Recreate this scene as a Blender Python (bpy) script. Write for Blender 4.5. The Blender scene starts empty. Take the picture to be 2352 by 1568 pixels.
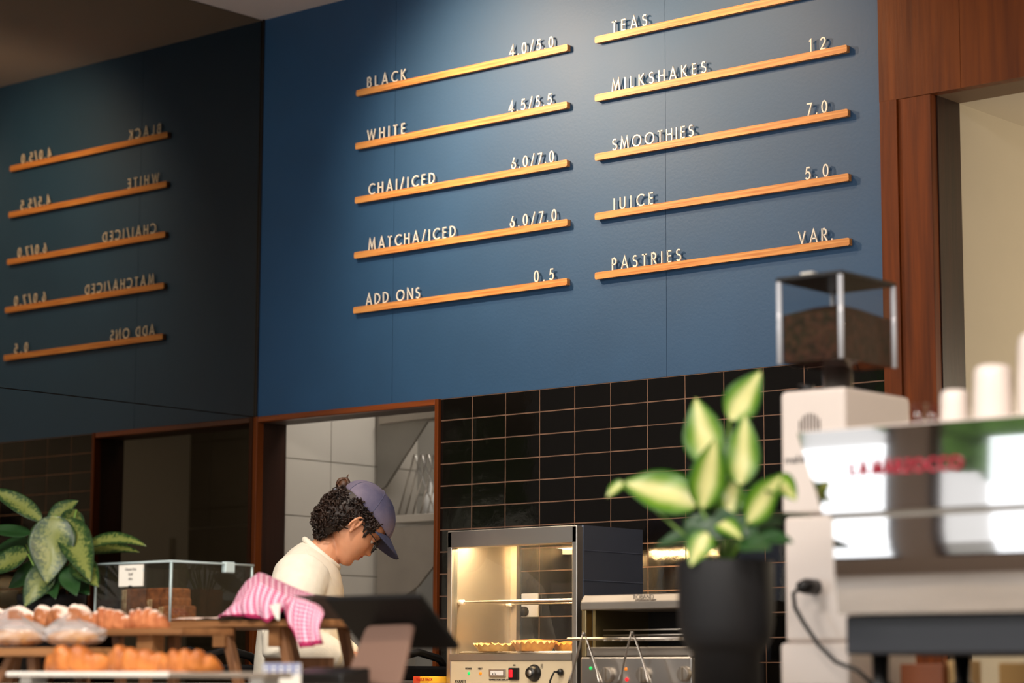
import bpy, bmesh, math, random
from mathutils import Vector, Matrix, noise
random.seed(7)
sc = bpy.context.scene
col = sc.collection
V = Vector
PI = math.pi

# ------------------------------------------------------------------ camera
F_PX = 5489.0
CAM = V((6.556, -6.12, 1.05))
YAW, PITCH, ROLL = math.radians(40.839), math.radians(8.062), math.radians(.24)
FW = V((-math.sin(YAW)*math.cos(PITCH), math.cos(YAW)*math.cos(PITCH), math.sin(PITCH)))
_r = V((math.cos(YAW), math.sin(YAW), 0)); _u = _r.cross(FW)
RT = _r*math.cos(ROLL) + _u*math.sin(ROLL); UP = _u*math.cos(ROLL) - _r*math.sin(ROLL)
cd = bpy.data.cameras.new('camera'); cam = bpy.data.objects.new('camera', cd); col.objects.link(cam)
cam.matrix_world = Matrix(((RT.x, UP.x, -FW.x, CAM.x), (RT.y, UP.y, -FW.y, CAM.y), (RT.z, UP.z, -FW.z, CAM.z), (0, 0, 0, 1)))
cd.sensor_width = 36; cd.lens = F_PX*36/2352
cd.dof.use_dof = True; cd.dof.focus_distance = 7.7; cd.dof.aperture_fstop = 1.95
cd.clip_end = 200
sc.camera = cam
sc.cycles.transparent_max_bounces = 32
vs = sc.view_settings
vs.view_transform = 'Standard'; vs.look = 'None'; vs.gamma = 1; vs.exposure = 0.2

# ------------------------------------------------------------------ world and lights
w = bpy.data.worlds.new('overcast_sky'); sc.world = w; w.use_nodes = True
nt = w.node_tree; nt.nodes.clear()
wo = nt.nodes.new('ShaderNodeOutputWorld'); bg = nt.nodes.new('ShaderNodeBackground')
sky = nt.nodes.new('ShaderNodeTexSky'); sky.sky_type = 'HOSEK_WILKIE'; sky.turbidity = 8; sky.sun_direction = V((.3, -.5, .8)).normalized()
mx = nt.nodes.new('ShaderNodeMix'); mx.data_type = 'RGBA'; mx.inputs[0].default_value = .8
mx.inputs[7].default_value = (1, .98, .95, 1)
nt.links.new(sky.outputs[0], mx.inputs[6]); nt.links.new(mx.outputs[2], bg.inputs[0]); nt.links.new(bg.outputs[0], wo.inputs[0])
bg.inputs[1].default_value = 1.1

def light(name, kind, loc, target, energy, colr, **kw):
    l = bpy.data.lights.new(name, kind); l.energy = energy; l.color = colr
    for k, v_ in kw.items(): setattr(l, k, v_)
    o = bpy.data.objects.new(name, l); col.objects.link(o); o.location = loc
    o.rotation_euler = (V(target) - V(loc)).to_track_quat('-Z', 'Y').to_euler()
    return o
WARM = (1, .74, .46); GLOW = (1, .66, .36); WARM2 = (1, .82, .62); DAY = (.9, .95, 1)
# ceiling spots of the cafe
SPOTS = [((.75, -1.25, 3.42), (1.55, 0, 2.5), 112, WARM2, 1.75, 1, .05), ((1.1, -.8, 3.47), (1.3, 0, 2.95), 52, GLOW, 1.65, 1, .06), ((1.95, -.8, 3.47), (2.15, 0, 2.95), 36, GLOW, 1.65, 1, .06),
         ((2.3, -2.1, 3.42), (1.35, -.85, 1.2), 125, (1, .87, .72), .8, .8, .06),
         ((3.1, -2.9, 3.42), (2.2, -2.0, 1.1), 120, WARM2, 1.1, .8, .06), ((5.6, -3.2, 3.42), (4.0, -1.6, 1.2), 70, (1, .88, .8), 1.1, .8, .06)]
for i, (p, t, e, c, a, b, rad) in enumerate(SPOTS):
    light('spot_lamp', 'SPOT', p, t, e, c, spot_size=a, spot_blend=b, shadow_soft_size=rad)
light('kitchen_tube', 'AREA', (.55, .40, 2.6), (.0, .36, 1), 5.5, (1, .95, .88), shape='RECTANGLE', size=.4, size_y=.12)
light('passage_lamp', 'POINT', (4.3, 1.6, 1.9), (0, 0, 0), 46, (1, .84, .62), shadow_soft_size=.12)
# unseen area lamps over the customers' side, added as ambient fill
for p_, e_ in (((2.2, -4.6, 3.5), 88), ((4.6, -5.0, 3.5), 95), ((7.0, -4.6, 3.5), 82), ((4.6, -7.0, 3.5), 60)):
    light('ambient_fill', 'AREA', p_, (p_[0], p_[1]+.01, 0), e_, (1, .93, .85), shape='RECTANGLE', size=1.2, size_y=.6)
# daylight falling through the shopfront bays
for x_, w_ in ((-2.6, 2.0), (-.75, 1.55), (1.56, 1.9), (3.65, 1.9), (5.75, 1.9), (7.77, 1.9)):
    light('window_daylight', 'AREA', (x_, -8.6, 1.4), (x_, 0, 1.4), 9.5*w_, DAY, shape='RECTANGLE', size=w_, size_y=2.1)

# ------------------------------------------------------------------ helpers
def ray(px, py): return FW + RT*((px-1176)/F_PX) + UP*((784-py)/F_PX)
def P(px, py, Y):                       # point of plane y = Y seen at a pixel
    d = ray(px, py); return CAM + d*((Y-CAM.y)/d.y)
def PX(px, py, X):
    d = ray(px, py); return CAM + d*((X-CAM.x)/d.x)
def lin(c): return tuple(((x/255)/12.92 if x/255 <= .04045 else ((x/255+.055)/1.055)**2.4) for x in c)

class MB:
    def __init__(s): s.v = []; s.f = []; s.uv = {}; s.M = Matrix.Identity(4)
    def add(s, vs_, fs, uv=None):
        n = len(s.v); s.v += [s.M @ V(p) for p in vs_]; s.f += [tuple(i+n for i in f) for f in fs]
        if uv:
            for i, q in enumerate(uv): s.uv[n+i] = q
        return s
    def box(s, x0, x1, y0, y1, z0, z1):
        return s.add([(x0,y0,z0),(x1,y0,z0),(x1,y1,z0),(x0,y1,z0),(x0,y0,z1),(x1,y0,z1),(x1,y1,z1),(x0,y1,z1)],
                     [(3,2,1,0),(4,5,6,7),(0,1,5,4),(1,2,6,5),(2,3,7,6),(3,0,4,7)])
    def cbox(s, c, sx, sy, sz): return s.box(c[0]-sx/2, c[0]+sx/2, c[1]-sy/2, c[1]+sy/2, c[2]-sz/2, c[2]+sz/2)
    def prism(s, a, b):                 # two matching outlines
        n = len(a); return s.add(list(a)+list(b), [tuple(range(n))[::-1], tuple(range(n, 2*n))] + [(i, (i+1) % n, n+(i+1) % n, n+i) for i in range(n)])
    def ext(s, poly, y0, y1):           # polygon in x,z extruded along y
        return s.prism([(p[0], y0, p[1]) for p in poly], [(p[0], y1, p[1]) for p in poly])
    def extx(s, poly, x0, x1):          # polygon in y,z extruded along x
        return s.prism([(x0, p[0], p[1]) for p in poly], [(x1, p[0], p[1]) for p in poly])
    def tube(s, pts, r, n=8, closed=False, flat=1):
        pts = [V(p) for p in pts]; m = len(pts); rs = r if isinstance(r, (list, tuple)) else [r]*m
        vs_, fs = [], []; prev = None
        for i, p in enumerate(pts):
            t = (pts[(i+1) % m] - pts[i-1]) if closed else (pts[min(i+1, m-1)] - pts[max(i-1, 0)])
            t = t.normalized() if t.length > 1e-9 else V((0, 0, 1))
            if prev is None:
                prev = t.orthogonal().normalized() if flat == 1 else t.cross(V((0, 0, 1))).normalized()
            prev = (prev - t*prev.dot(t)).normalized(); q = t.cross(prev)
            for k in range(n):
                a = 2*PI*k/n; vs_.append(p + prev*math.cos(a)*rs[i] + q*math.sin(a)*rs[i]*flat)
        for i in range(m if closed else m-1):
            j = (i+1) % m
            for k in range(n): fs.append((i*n+k, i*n+(k+1) % n, j*n+(k+1) % n, j*n+k))
        if not closed: fs += [tuple(range(n))[::-1], tuple(range((m-1)*n, m*n))]
        return s.add(vs_, fs)
    def lathe(s, prof, c=(0, 0, 0), n=32):
        vs_, fs = [], []; c = V(c); m = len(prof)
        for r, z in prof:
            for k in range(n): a = 2*PI*k/n; vs_.append(c + V((r*math.cos(a), r*math.sin(a), z)))
        for i in range(m-1):
            for k in range(n): fs.append((i*n+k, i*n+(k+1) % n, (i+1)*n+(k+1) % n, (i+1)*n+k))
        fs += [tuple(range(n))[::-1], tuple(range((m-1)*n, m*n))]
        return s.add(vs_, fs)
    def ball(s, c, r, n=16, m=10):
        rx, ry, rz = r if isinstance(r, (tuple, list)) else (r, r, r); c = V(c)
        vs_ = [c + V((0, 0, -rz))]; fs = []
        for i in range(1, m):
            t = -PI/2 + PI*i/m
            for k in range(n): a = 2*PI*k/n; vs_.append(c + V((rx*math.cos(t)*math.cos(a), ry*math.cos(t)*math.sin(a), rz*math.sin(t))))
        vs_.append(c + V((0, 0, rz))); L = len(vs_)-1
        for k in range(n): fs.append((0, 1+(k+1) % n, 1+k)); fs.append((L, L-n+k, L-n+(k+1) % n))
        for i in range(m-2):
            for k in range(n): fs.append((1+i*n+k, 1+i*n+(k+1) % n, 1+(i+1)*n+(k+1) % n, 1+(i+1)*n+k))
        return s.add(vs_, fs)
    def grid(s, fn, nu, nv, cu=False):  # fn(u,v) -> point, u,v in 0..1
        vs_, uv, fs = [], [], []
        for j in range(nv+1):
            for i in range(nu if cu else nu+1): vs_.append(fn(i/nu, j/nv)); uv.append((i/nu, j/nv))
        k = nu if cu else nu+1
        for j in range(nv):
            for i in range(nu): fs.append((j*k+i, j*k+(i+1) % k, (j+1)*k+(i+1) % k, (j+1)*k+i))
        return s.add(vs_, fs, uv)
    def loft(s, rings):                 # rings of equal length, capped
        n = len(rings[0]); m = len(rings); fs = []
        for i in range(m-1):
            for k in range(n): fs.append((i*n+k, i*n+(k+1) % n, (i+1)*n+(k+1) % n, (i+1)*n+k))
        fs += [tuple(range(n))[::-1], tuple(range((m-1)*n, m*n))]
        return s.add([p for r in rings for p in r], fs)
    def build(s, name, mat, parent=None, smooth=False, bevel=0, sub=0, solid=0, mods=None):
        me = bpy.data.meshes.new(name)
        if parent is not None: wm = world_m(parent); org = None; inv = wm.inverted(); vv = [inv @ p for p in s.v]
        else:
            lo = V([min(p[i] for p in s.v) for i in range(3)]); hi = V([max(p[i] for p in s.v) for i in range(3)])
            org = V(((lo.x+hi.x)/2, (lo.y+hi.y)/2, lo.z)); vv = [p-org for p in s.v]
        me.from_pydata(vv, [], s.f); 
        if s.uv:
            ul = me.uv_layers.new(name='UVMap')
            for l in me.loops: ul.data[l.index].uv = s.uv.get(l.vertex_index, (0, 0))
        bm = bmesh.new(); bm.from_mesh(me); bmesh.ops.recalc_face_normals(bm, faces=bm.faces); bm.to_mesh(me); bm.free()
        if smooth:
            me.polygons.foreach_set('use_smooth', [True]*len(me.polygons))
        o = bpy.data.objects.new(name, me); col.objects.link(o); me.materials.append(mat)
        if parent is not None: o.parent = parent
        else: o.location = org
        if solid: md = o.modifiers.new('solid', 'SOLIDIFY'); md.thickness = solid; md.offset = 0
        if bevel:
            md = o.modifiers.new('bevel', 'BEVEL'); md.width = bevel; md.segments = 2; md.limit_method = 'ANGLE'; md.angle_limit = .6
            if not smooth: 
                me.polygons.foreach_set('use_smooth', [True]*len(me.polygons)); md.harden_normals = True
        if sub: md = o.modifiers.new('sub', 'SUBSURF'); md.levels = sub; md.render_levels = sub
        if mods:
            for t, kw in mods:
                md = o.modifiers.new(t.lower(), t)
                for k, q in kw.items(): setattr(md, k, q)
        return o
def world_m(o):
    m = o.matrix_basis.copy()
    while o.parent: o = o.parent; m = o.matrix_basis @ m
    return m
def tag(o, label, cat, group=None):
    o['label'] = label; o['category'] = cat
    if group: o['group'] = group
    return o
def thing(name, label, cat, loc, group=None, rz=0):
    o = bpy.data.objects.new(name, None); o.empty_display_size = .05; col.objects.link(o)
    o.location = loc; o.rotation_euler = (0, 0, rz); bpy.context.view_layer.update()
    return tag(o, label, cat, group)
def struct(o): o['kind'] = 'structure'; return o
def copy_thing(root, loc, label, rz=None):
    r = root.copy(); col.objects.link(r); r.location = loc; r['label'] = label
    if rz is not None: r.rotation_euler = (0, 0, rz)
    for ch in list(root.children):
        c = ch.copy(); col.objects.link(c); c.parent = r
        for g in ch.children: d = g.copy(); col.objects.link(d); d.parent = c
    return r
def text_mesh(txt, size, M, depth=.0006):   # lettering as mesh data in world space
    cu = bpy.data.curves.new('lettering', 'FONT'); cu.body = txt; cu.size = size; cu.extrude = depth; cu.align_x = 'CENTER'; cu.align_y = 'CENTER'
    o = bpy.data.objects.new('lettering', cu); col.objects.link(o)
    dg = bpy.context.evaluated_depsgraph_get(); me = bpy.data.meshes.new_from_object(o.evaluated_get(dg))
    mb = MB(); mb.M = M; mb.add([q.co for q in me.vertices], [tuple(p.vertices) for p in me.polygons])
    bpy.data.objects.remove(o); bpy.data.curves.remove(cu); bpy.data.meshes.remove(me)
    return mb
def wallM(p):   # text plane facing -Y
    return Matrix.Translation(p) @ Matrix.Rotation(PI/2, 4, 'X')

# ------------------------------------------------------------------ materials
def mat(name, c, rough=.5, metal=0, spec=.5, emit=0, var=0, vscale=8, bump=0, bscale=60, trans=0, coat=0, stretch=None, sss=0, c2=None, rvar=0):
    m = bpy.data.materials.new(name); m.use_nodes = True; n = m.node_tree.nodes; L = m.node_tree.links
    b = n['Principled BSDF']; base = lin(c)
    b.inputs['Base Color'].default_value = (*base, 1); b.inputs['Roughness'].default_value = rough; b.inputs['Metallic'].default_value = metal
    b.inputs['Specular IOR Level'].default_value = spec; b.inputs['Coat Weight'].default_value = coat; b.inputs['Coat Roughness'].default_value = .08
    if trans: b.inputs['Transmission Weight'].default_value = trans
    if sss: b.inputs['Subsurface Weight'].default_value = sss; b.inputs['Subsurface Radius'].default_value = (.012, .005, .003); b.inputs['Subsurface Scale'].default_value = .6
    if emit: b.inputs['Emission Color'].default_value = (*base, 1); b.inputs['Emission Strength'].default_value = emit
    tc = n.new('ShaderNodeTexCoord'); mp = n.new('ShaderNodeMapping'); L.new(tc.outputs['Object'], mp.inputs[0])
    if stretch: mp.inputs['Scale'].default_value = stretch
    nz = n.new('ShaderNodeTexNoise'); nz.inputs['Scale'].default_value = vscale; nz.inputs['Detail'].default_value = 5; L.new(mp.outputs[0], nz.inputs['Vector'])
    if var or c2:
        cr = n.new('ShaderNodeValToRGB'); L.new(nz.outputs[0], cr.inputs[0])
        d = lin(c2) if c2 else tuple(x*(1-var) for x in base)
        cr.color_ramp.elements[0].position = .32; cr.color_ramp.elements[1].position = .68
        cr.color_ramp.elements[0].color = (*d, 1); cr.color_ramp.elements[1].color = (*(base if c2 else tuple(min(1, x*(1+var*.5)) for x in base)), 1)
        L.new(cr.outputs[0], b.inputs['Base Color'])
    if rvar:
        mr = n.new('ShaderNodeMapRange'); mr.inputs[3].default_value = rough-rvar; mr.inputs[4].default_value = rough+rvar; L.new(nz.outputs[0], mr.inputs[0]); L.new(mr.outputs[0], b.inputs['Roughness'])
    if bump:
        n2 = n.new('ShaderNodeTexNoise'); n2.inputs['Scale'].default_value = bscale; n2.inputs['Detail'].default_value = 4; L.new(mp.outputs[0], n2.inputs['Vector'])
        bp = n.new('ShaderNodeBump'); bp.inputs['Strength'].default_value = bump; bp.inputs['Distance'].default_value = .01; L.new(n2.outputs[0], bp.inputs['Height']); L.new(bp.outputs[0], b.inputs['Normal'])
    return m
def wood(name, c, c2, axis='X', rough=.45, scale=9, spec=.4):
    st = {'X': (.8, 24, 24), 'Y': (14, .8, 14), 'Z': (14, 14, .8)}[axis]
    return mat(name, c, rough, spec=spec, c2=c2, vscale=scale*.35, stretch=st, bump=.05, bscale=scale)
def glass(name, tint=(1, 1, 1), refl=1.0, rough=0.0):    # thin clear pane
    m = bpy.data.materials.new(name); m.use_nodes = True; n = m.node_tree.nodes; L = m.node_tree.links; n.clear()
    o = n.new('ShaderNodeOutputMaterial'); o.name = 'Material Output'; t = n.new('ShaderNodeBsdfTransparent'); g = n.new('ShaderNodeBsdfGlossy'); mxs = n.new('ShaderNodeMixShader'); f = n.new('ShaderNodeFresnel')
    f.inputs[0].default_value = 1.5; t.inputs[0].default_value = (*tint, 1); g.inputs['Roughness'].default_value = rough
    ml = n.new('ShaderNodeMath'); ml.operation = 'MULTIPLY'; ml.inputs[1].default_value = refl
    ge = n.new('ShaderNodeNewGeometry'); m2 = n.new('ShaderNodeMath'); m2.operation = 'SUBTRACT'; m2.inputs[0].default_value = 1; m3 = n.new('ShaderNodeMath'); m3.operation = 'MULTIPLY'; m3.use_clamp = True
    L.new(ge.outputs['Backfacing'], m2.inputs[1]); L.new(f.outputs[0], ml.inputs[0]); L.new(ml.outputs[0], m3.inputs[0]); L.new(m2.outputs[0], m3.inputs[1]); L.new(m3.outputs[0], mxs.inputs[0]); L.new(t.outputs[0], mxs.inputs[1]); L.new(g.outputs[0], mxs.inputs[2]); L.new(mxs.outputs[0], o.inputs[0])
    return m
M = {}
M['blue'] = mat('blue_paint', (32, 76, 116), .56, spec=.62, var=.12, vscale=2.2, bump=.05, bscale=90, rvar=.05)
M['ceiling'] = mat('white_ceiling', (232, 224, 222), .9, bump=.03)
M['floor'] = mat('concrete_floor', (160, 150, 140), .5, var=.2, vscale=3)
M['plaster'] = mat('plaster', (205, 198, 184), .85, var=.06, vscale=2)
M['cream_wall'] = mat('cream_wall', (206, 197, 178), .8, var=.06, vscale=1.5, bump=.03)
M['slat'] = wood('honey_oak', (232, 168, 98), (190, 116, 56), 'X', .45, 22)
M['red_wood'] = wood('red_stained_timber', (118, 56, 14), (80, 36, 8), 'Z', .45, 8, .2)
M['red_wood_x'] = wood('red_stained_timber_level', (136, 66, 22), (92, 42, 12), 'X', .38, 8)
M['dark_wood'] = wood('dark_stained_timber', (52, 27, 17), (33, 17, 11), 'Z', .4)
M['white_letter'] = mat('white_acrylic', (236, 230, 218), .4)
M['black_tile'] = mat('black_glazed_tile', (11, 10, 9), .06, spec=.6, bump=.05, bscale=14, coat=.3)
M['grout'] = mat('tan_grout', (128, 98, 80), .9, var=.3, vscale=20)
M['white_tile'] = mat('white_glazed_tile', (196, 188, 176), .25, var=.05, vscale=3)
M['tile_joint'] = mat('grey_grout', (120, 112, 98), .9)
M['steel'] = mat('brushed_steel', (206, 200, 192), .34, 1)
M['steel_dull'] = mat('dull_steel', (176, 168, 158), .5, 1, var=.1, vscale=6)
M['steel_blue'] = mat('blued_steel_sheet', (128, 138, 160), .48, 1)
M['steel_dark'] = mat('dark_steel_sheet', (150, 146, 140), .48, 1, var=.08, vscale=5)
M['chrome'] = mat('polished_chrome', (226, 224, 224), .035, 1)
M['black'] = mat('black_plastic', (16, 15, 15), .35)
M['black_matte'] = mat('black_matte', (13, 13, 16), .6, spec=.35, var=.15, bump=.03)
M['dark_trim'] = mat('dark_trim', (22, 16, 13), .5)
M['glass'] = glass('clear_glass')
M['acrylic'] = glass('clear_acrylic', (.93, .95, .95), 1.6)
M['edge'] = mat('acrylic_edge', (190, 210, 214), .2, spec=.6)
M['cream_panel'] = mat('cream_enamel_panel', (206, 190, 160), .4)
M['white_plastic'] = mat('white_plastic', (228, 224, 218), .4)
M['white_enamel'] = mat('white_enamel', (226, 214, 206), .28, coat=.2)
M['paper'] = mat('white_paper', (236, 232, 222), .8)
def metal_mirror(name, c):
    m = bpy.data.materials.new(name); m.use_nodes = True; n = m.node_tree.nodes; b = n['Principled BSDF']
    b.inputs['Base Color'].default_value = (*c, 1); b.inputs['Metallic'].default_value = 1; b.inputs['Roughness'].default_value = .0
    return m
M['mirror'] = metal_mirror('bronze_mirror', (.215, .18, .135))

# ------------------------------------------------------------------ the room
CEIL = 3.555; BB = 2.022                    # ceiling height, bottom of the blue boards
OX0, OX1 = .012, .932                       # servery opening
HX = P(2025, 200, 0).x                      # where the blue boards end
s1, s2 = P(906, 400, 0).x, P(1528, 200, 0).x
mb = MB()
for a, b in ((.0, s1-.0007), (s1+.0007, s2-.0007), (s2+.0007, HX)): mb.box(a, b, 0, .02, BB, CEIL)
wall_back = struct(mb.build('wall_back', M['blue']))
mb = MB(); mb.box(-.2, HX+.17, .021, .14, BB, CEIL).box(HX+.17, 9.1, .021, .14, 2.83, CEIL).box(6.56, 9.1, .021, .14, 0, 2.83).box(-.2, OX0-.012, .021, .14, 0, BB).box(OX1, HX+.17, .016, .14, 0, BB)
struct(mb.build('wall_back', M['dark_trim']))
# black tiles below the boards
mb = MB().box(OX1, HX, .0002, .0155, .5, BB-.001); til = struct(mb.build('wall_back', M['grout']))
mb = MB(); tw, th = .15235, .0762
x = OX1+.002; 
while x < HX-.002:
    for r in range(16):
        z1 = BB-.0015-r*th; z0 = z1-th+.0020; xa = x+.0009; xb = min(x+tw-.0009, HX-.001)
        tx, tz = random.gauss(0, .00022), random.gauss(0, .00022)
        mb.add([(xa, .004, z0), (xb, .004, z0), (xb, .004, z1), (xa, .004, z1),
                (xa+.0012, tx+tz-.001, z0+.0012), (xb-.0012, -tx+tz-.001, z0+.0012), (xb-.0012, -tx-tz-.001, z1-.0012), (xa+.0012, tx-tz-.001, z1-.0012)],
               [(4, 5, 6, 7), (0, 1, 5, 4), (1, 2, 6, 5), (2, 3, 7, 6), (3, 0, 4, 7)])
    x += tw
o = mb.build('tiling', M['black_tile'], til)
# opening frame and jambs
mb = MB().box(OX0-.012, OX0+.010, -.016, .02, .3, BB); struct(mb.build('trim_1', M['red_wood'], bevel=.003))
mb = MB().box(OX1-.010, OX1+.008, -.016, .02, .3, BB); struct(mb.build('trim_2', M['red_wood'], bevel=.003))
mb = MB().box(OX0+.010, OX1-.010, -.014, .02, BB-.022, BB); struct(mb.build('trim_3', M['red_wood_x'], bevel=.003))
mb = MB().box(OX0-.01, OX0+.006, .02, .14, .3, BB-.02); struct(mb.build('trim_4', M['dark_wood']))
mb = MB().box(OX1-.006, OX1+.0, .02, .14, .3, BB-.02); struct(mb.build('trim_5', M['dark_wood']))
mb = MB().box(OX0+.006, OX1-.006, .02, .14, BB-.02, BB-.001); struct(mb.build('trim_6', mat('brown_soffit', (96, 78, 70), .6)))
mb = MB().box(0, .008, -.008, 0, .0, CEIL); struct(mb.build('trim_7', M['dark_trim']))
# kitchen beyond the opening
KX, KY = OX0-.004, 1.05
def tile_wall(name, org, ux, nx, ny, w_, h_, nrm, tm=None):
    base = MB(); t = MB(); org = V(org); ux = V(ux); nrm = V(nrm); g = .0018
    tot = [org, org+ux*nx*w_, org+ux*nx*w_+V((0, 0, ny*h_)), org+V((0, 0, ny*h_))]
    base.prism(tot, [p-nrm*.03 for p in tot])
    o = struct(base.build(name, M['tile_joint']))
    for i in range(nx):
        for j in range(ny):
            a = org+ux*(i*w_+g)+V((0, 0, j*h_+g)); b = ux*(w_-2*g); c = V((0, 0, h_-2*g))
            q = [a, a+b, a+b+c, a+c]; t.prism(q, [p+nrm*.003 for p in q])
    t.build('tiling', tm or M['white_tile'], o); return o
tile_wall('wall_kitchen_left', (KX, .141, BB-.142-.216*7), (0, 1, 0), 3, 9, .245, .216, (1, 0, 0))
tile_wall('wall_kitchen_back', (-.3, KY, .3), (1, 0, 0), 9, 8, .245, .3, (0, -1, 0), mat('grey_stone_tile', (138, 130, 116), .5, var=.1, vscale=4))
struct(MB().box(-.3, 2.6, .14, KY+.1, 2.62, 2.66).build('ceiling', M['ceiling']))
struct(MB().box(1.55, 1.6, .14, KY, 0, 2.62).build('wall_kitchen_right', M['plaster']))
# timber door case and passage at the right
JX = P(2140, 300, -.01).x; TZ = P(2140, 213, -.02).z
xa, xb, xc = P(2023, 400, -.02).x, P(2063, 400, -.02).x, P(2066, 400, -.012).x
struct(MB().box(xa, xb, -.022, .02, 0, TZ).build('trim_8', M['red_wood'], bevel=.002))
struct(MB().box(xc, JX, -.014, .02, 0, TZ).build('trim_9', M['red_wood'], bevel=.002))
struct(MB().box(xb, xc, -.008, .02, 0, TZ).build('trim_10', M['dark_trim']))
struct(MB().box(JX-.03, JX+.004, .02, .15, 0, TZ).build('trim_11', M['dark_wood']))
hs = P(2203, 100, -.02).x
mb = MB().box(HX, hs-.0008, -.016, .02, TZ, CEIL).box(hs+.0008, 6.5, -.016, .02, TZ, CEIL)
struct(mb.build('trim_12', wood('header_panel_timber', (120, 60, 15), (88, 40, 9), 'Z', .45, 6, .2)))
struct(MB().box(JX, 6.5, .02, .15, TZ, TZ+.02).build('trim_13', mat('header_underside', (120, 98, 78), .7)))
struct(MB().box(JX-.05, JX+.002, .15, 4.0, 0, TZ).build('wall_passage_left', M['cream_wall']))
struct(MB().box(JX-.05, 6.6, .15, 4.0, TZ, TZ+.03).build('ceiling', mat('passage_ceiling', (214, 206, 190), .85)))
struct(MB().box(JX-.05, 6.6, 4.0, 4.05, 0, TZ).build('wall_passage_back', M['cream_wall']))
struct(MB().box(6.5, 6.55, 0, 4.0, 0, TZ).build('wall_passage_right', M['cream_wall']))
# main shell
struct(MB().box(-4.1, 9.1, -8.5, 4.1, -.05, 0).build('floor', M['floor']))
struct(MB().box(-4.1, 9.1, -8.4, .14, CEIL, CEIL+.06).build('ceiling', M['ceiling']))
mb = MB().box(-.06, -.009, -2.2, .02, 0, CEIL).box(-.06, -.009, -4.2, -2.2, 0, .8).box(-.06, -.009, -4.2, -2.2, 2.3, CEIL).box(-.06, -.009, -2.75, -2.2, .8, 2.3).box(-.06, -.009, -4.2, -3.3, .8, 2.3)
struct(mb.build('wall_left', mat('dark_brown_wall', (52, 42, 36), .6)))
struct(MB().box(-4.0, -.061, -4.2, -4.14, 0, CEIL).build('wall_alcove', M['plaster']))
struct(MB().box(-4.06, -4.0, -8.3, -4.14, 0, CEIL).build('wall_alcove_left', M['plaster']))
struct(MB().box(9.0, 9.06, -8.3, .02, 0, CEIL).build('wall_right', M['plaster']))
mb = MB().box(-4.06, 9.06, -8.36, -8.3, 0, .5).box(-4.06, 9.06, -8.36, -8.3, 3.2, CEIL)
xs = (-4.06, -1.75, .24, 2.5, 4.6, 6.7, 8.85)
for a in xs: mb.box(a, a+.2, -8.36, -8.3, .5, 3.2)
struct(mb.build('wall_front', mat('shopfront_timber', (120, 104, 92), .5)))
def win(i, p0, p1, axis):
    # slim timber sash with a pane
    f = MB(); g = MB()
    if axis == 'x':
        (x0, z0), (x1, z1) = p0, p1; y = -8.33
        f.box(x0, x0+.05, y-.02, y+.02, z0, z1).box(x1-.05, x1, y-.02, y+.02, z0, z1).box(x0+.05, x1-.05, y-.02, y+.02, z0, z0+.06).box(x0+.05, x1-.05, y-.02, y+.02, z1-.06, z1)
        g.box(x0+.05, x1-.05, y-.003, y+.003, z0+.06, z1-.06)
    else:
        (y0, z0), (y1, z1) = p0, p1; x = -.035
        f.box(x-.02, x+.02, y0, y0+.05, z0, z1).box(x-.02, x+.02, y1-.05, y1, z0, z1).box(x-.02, x+.02, y0+.05, y1-.05, z0, z0+.06).box(x-.02, x+.02, y0+.05, y1-.05, z1-.06, z1)
        g.box(x-.003, x+.003, y0+.05, y1-.05, z0+.06, z1-.06)
    o = struct(f.build('window_%d' % i, M['dark_wood'])); g.build('pane', M['glass'], o)
for i in range(6): win(i+1, (xs[i]+.2, .5), (xs[i+1], 3.2), 'x')
win(7, (-3.3, .8), (-2.75, 2.3), 'y')
struct(MB().box(-12, 16, -24, -8.4, -.06, -.01).build('ground_outside', mat('pale_pavement', (170, 166, 160), .9, var=.1, vscale=2)))
for i, (x_, y_, h_) in enumerate(((-5.2, -12.5, 4.6), (-1.6, -13.4, 4.8), (2.0, -12.2, 4.4), (5.6, -13.0, 5.0), (9.2, -12.6, 4.7))):
    t = thing('street_tree', ('leafy street tree outside the left shopfront bay', 'leafy street tree left of the shopfront pillar', 'leafy street tree right of the shopfront pillar', 'leafy street tree outside the middle bay', 'leafy street tree outside the right shopfront bay')[i], 'tree', (x_, y_, 0), 'street trees outside')
    MB().tube([(x_, y_, 0), (x_+.05, y_, 1.2), (x_, y_, 2.6)], [.12, .10, .08], 10).build('trunk', M['dark_wood'], t, smooth=True)
    rq = random.Random(i); mb = MB()
    for j in range(26): a = rq.random()*6.3; r = rq.random()*1.2; mb.ball((x_+r*math.cos(a), y_+r*math.sin(a), h_*.72+rq.uniform(-.7, .8)), rq.uniform(.35, .6), 10, 7)
    mb.build('foliage', mat('tree_foliage', (104, 150, 70), .8, var=.5, vscale=6, bump=.6, bscale=12), t, smooth=True)
# mirrors on the left wall
MJ = P(590, 958, 0).z
for z0, z1, t in ((MJ+.002, CEIL-.004, 'tall dark bronze mirror panel above the joint, reflecting the menu'), (.9, MJ-.002, 'lower dark bronze mirror panel below the joint, behind the leafy plant')):
    tag(MB().box(-.008, 0, -1.6, -.009, z0, z1).build('mirror', M['mirror']), t, 'mirror', 'mirror panels on the left wall')

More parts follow.
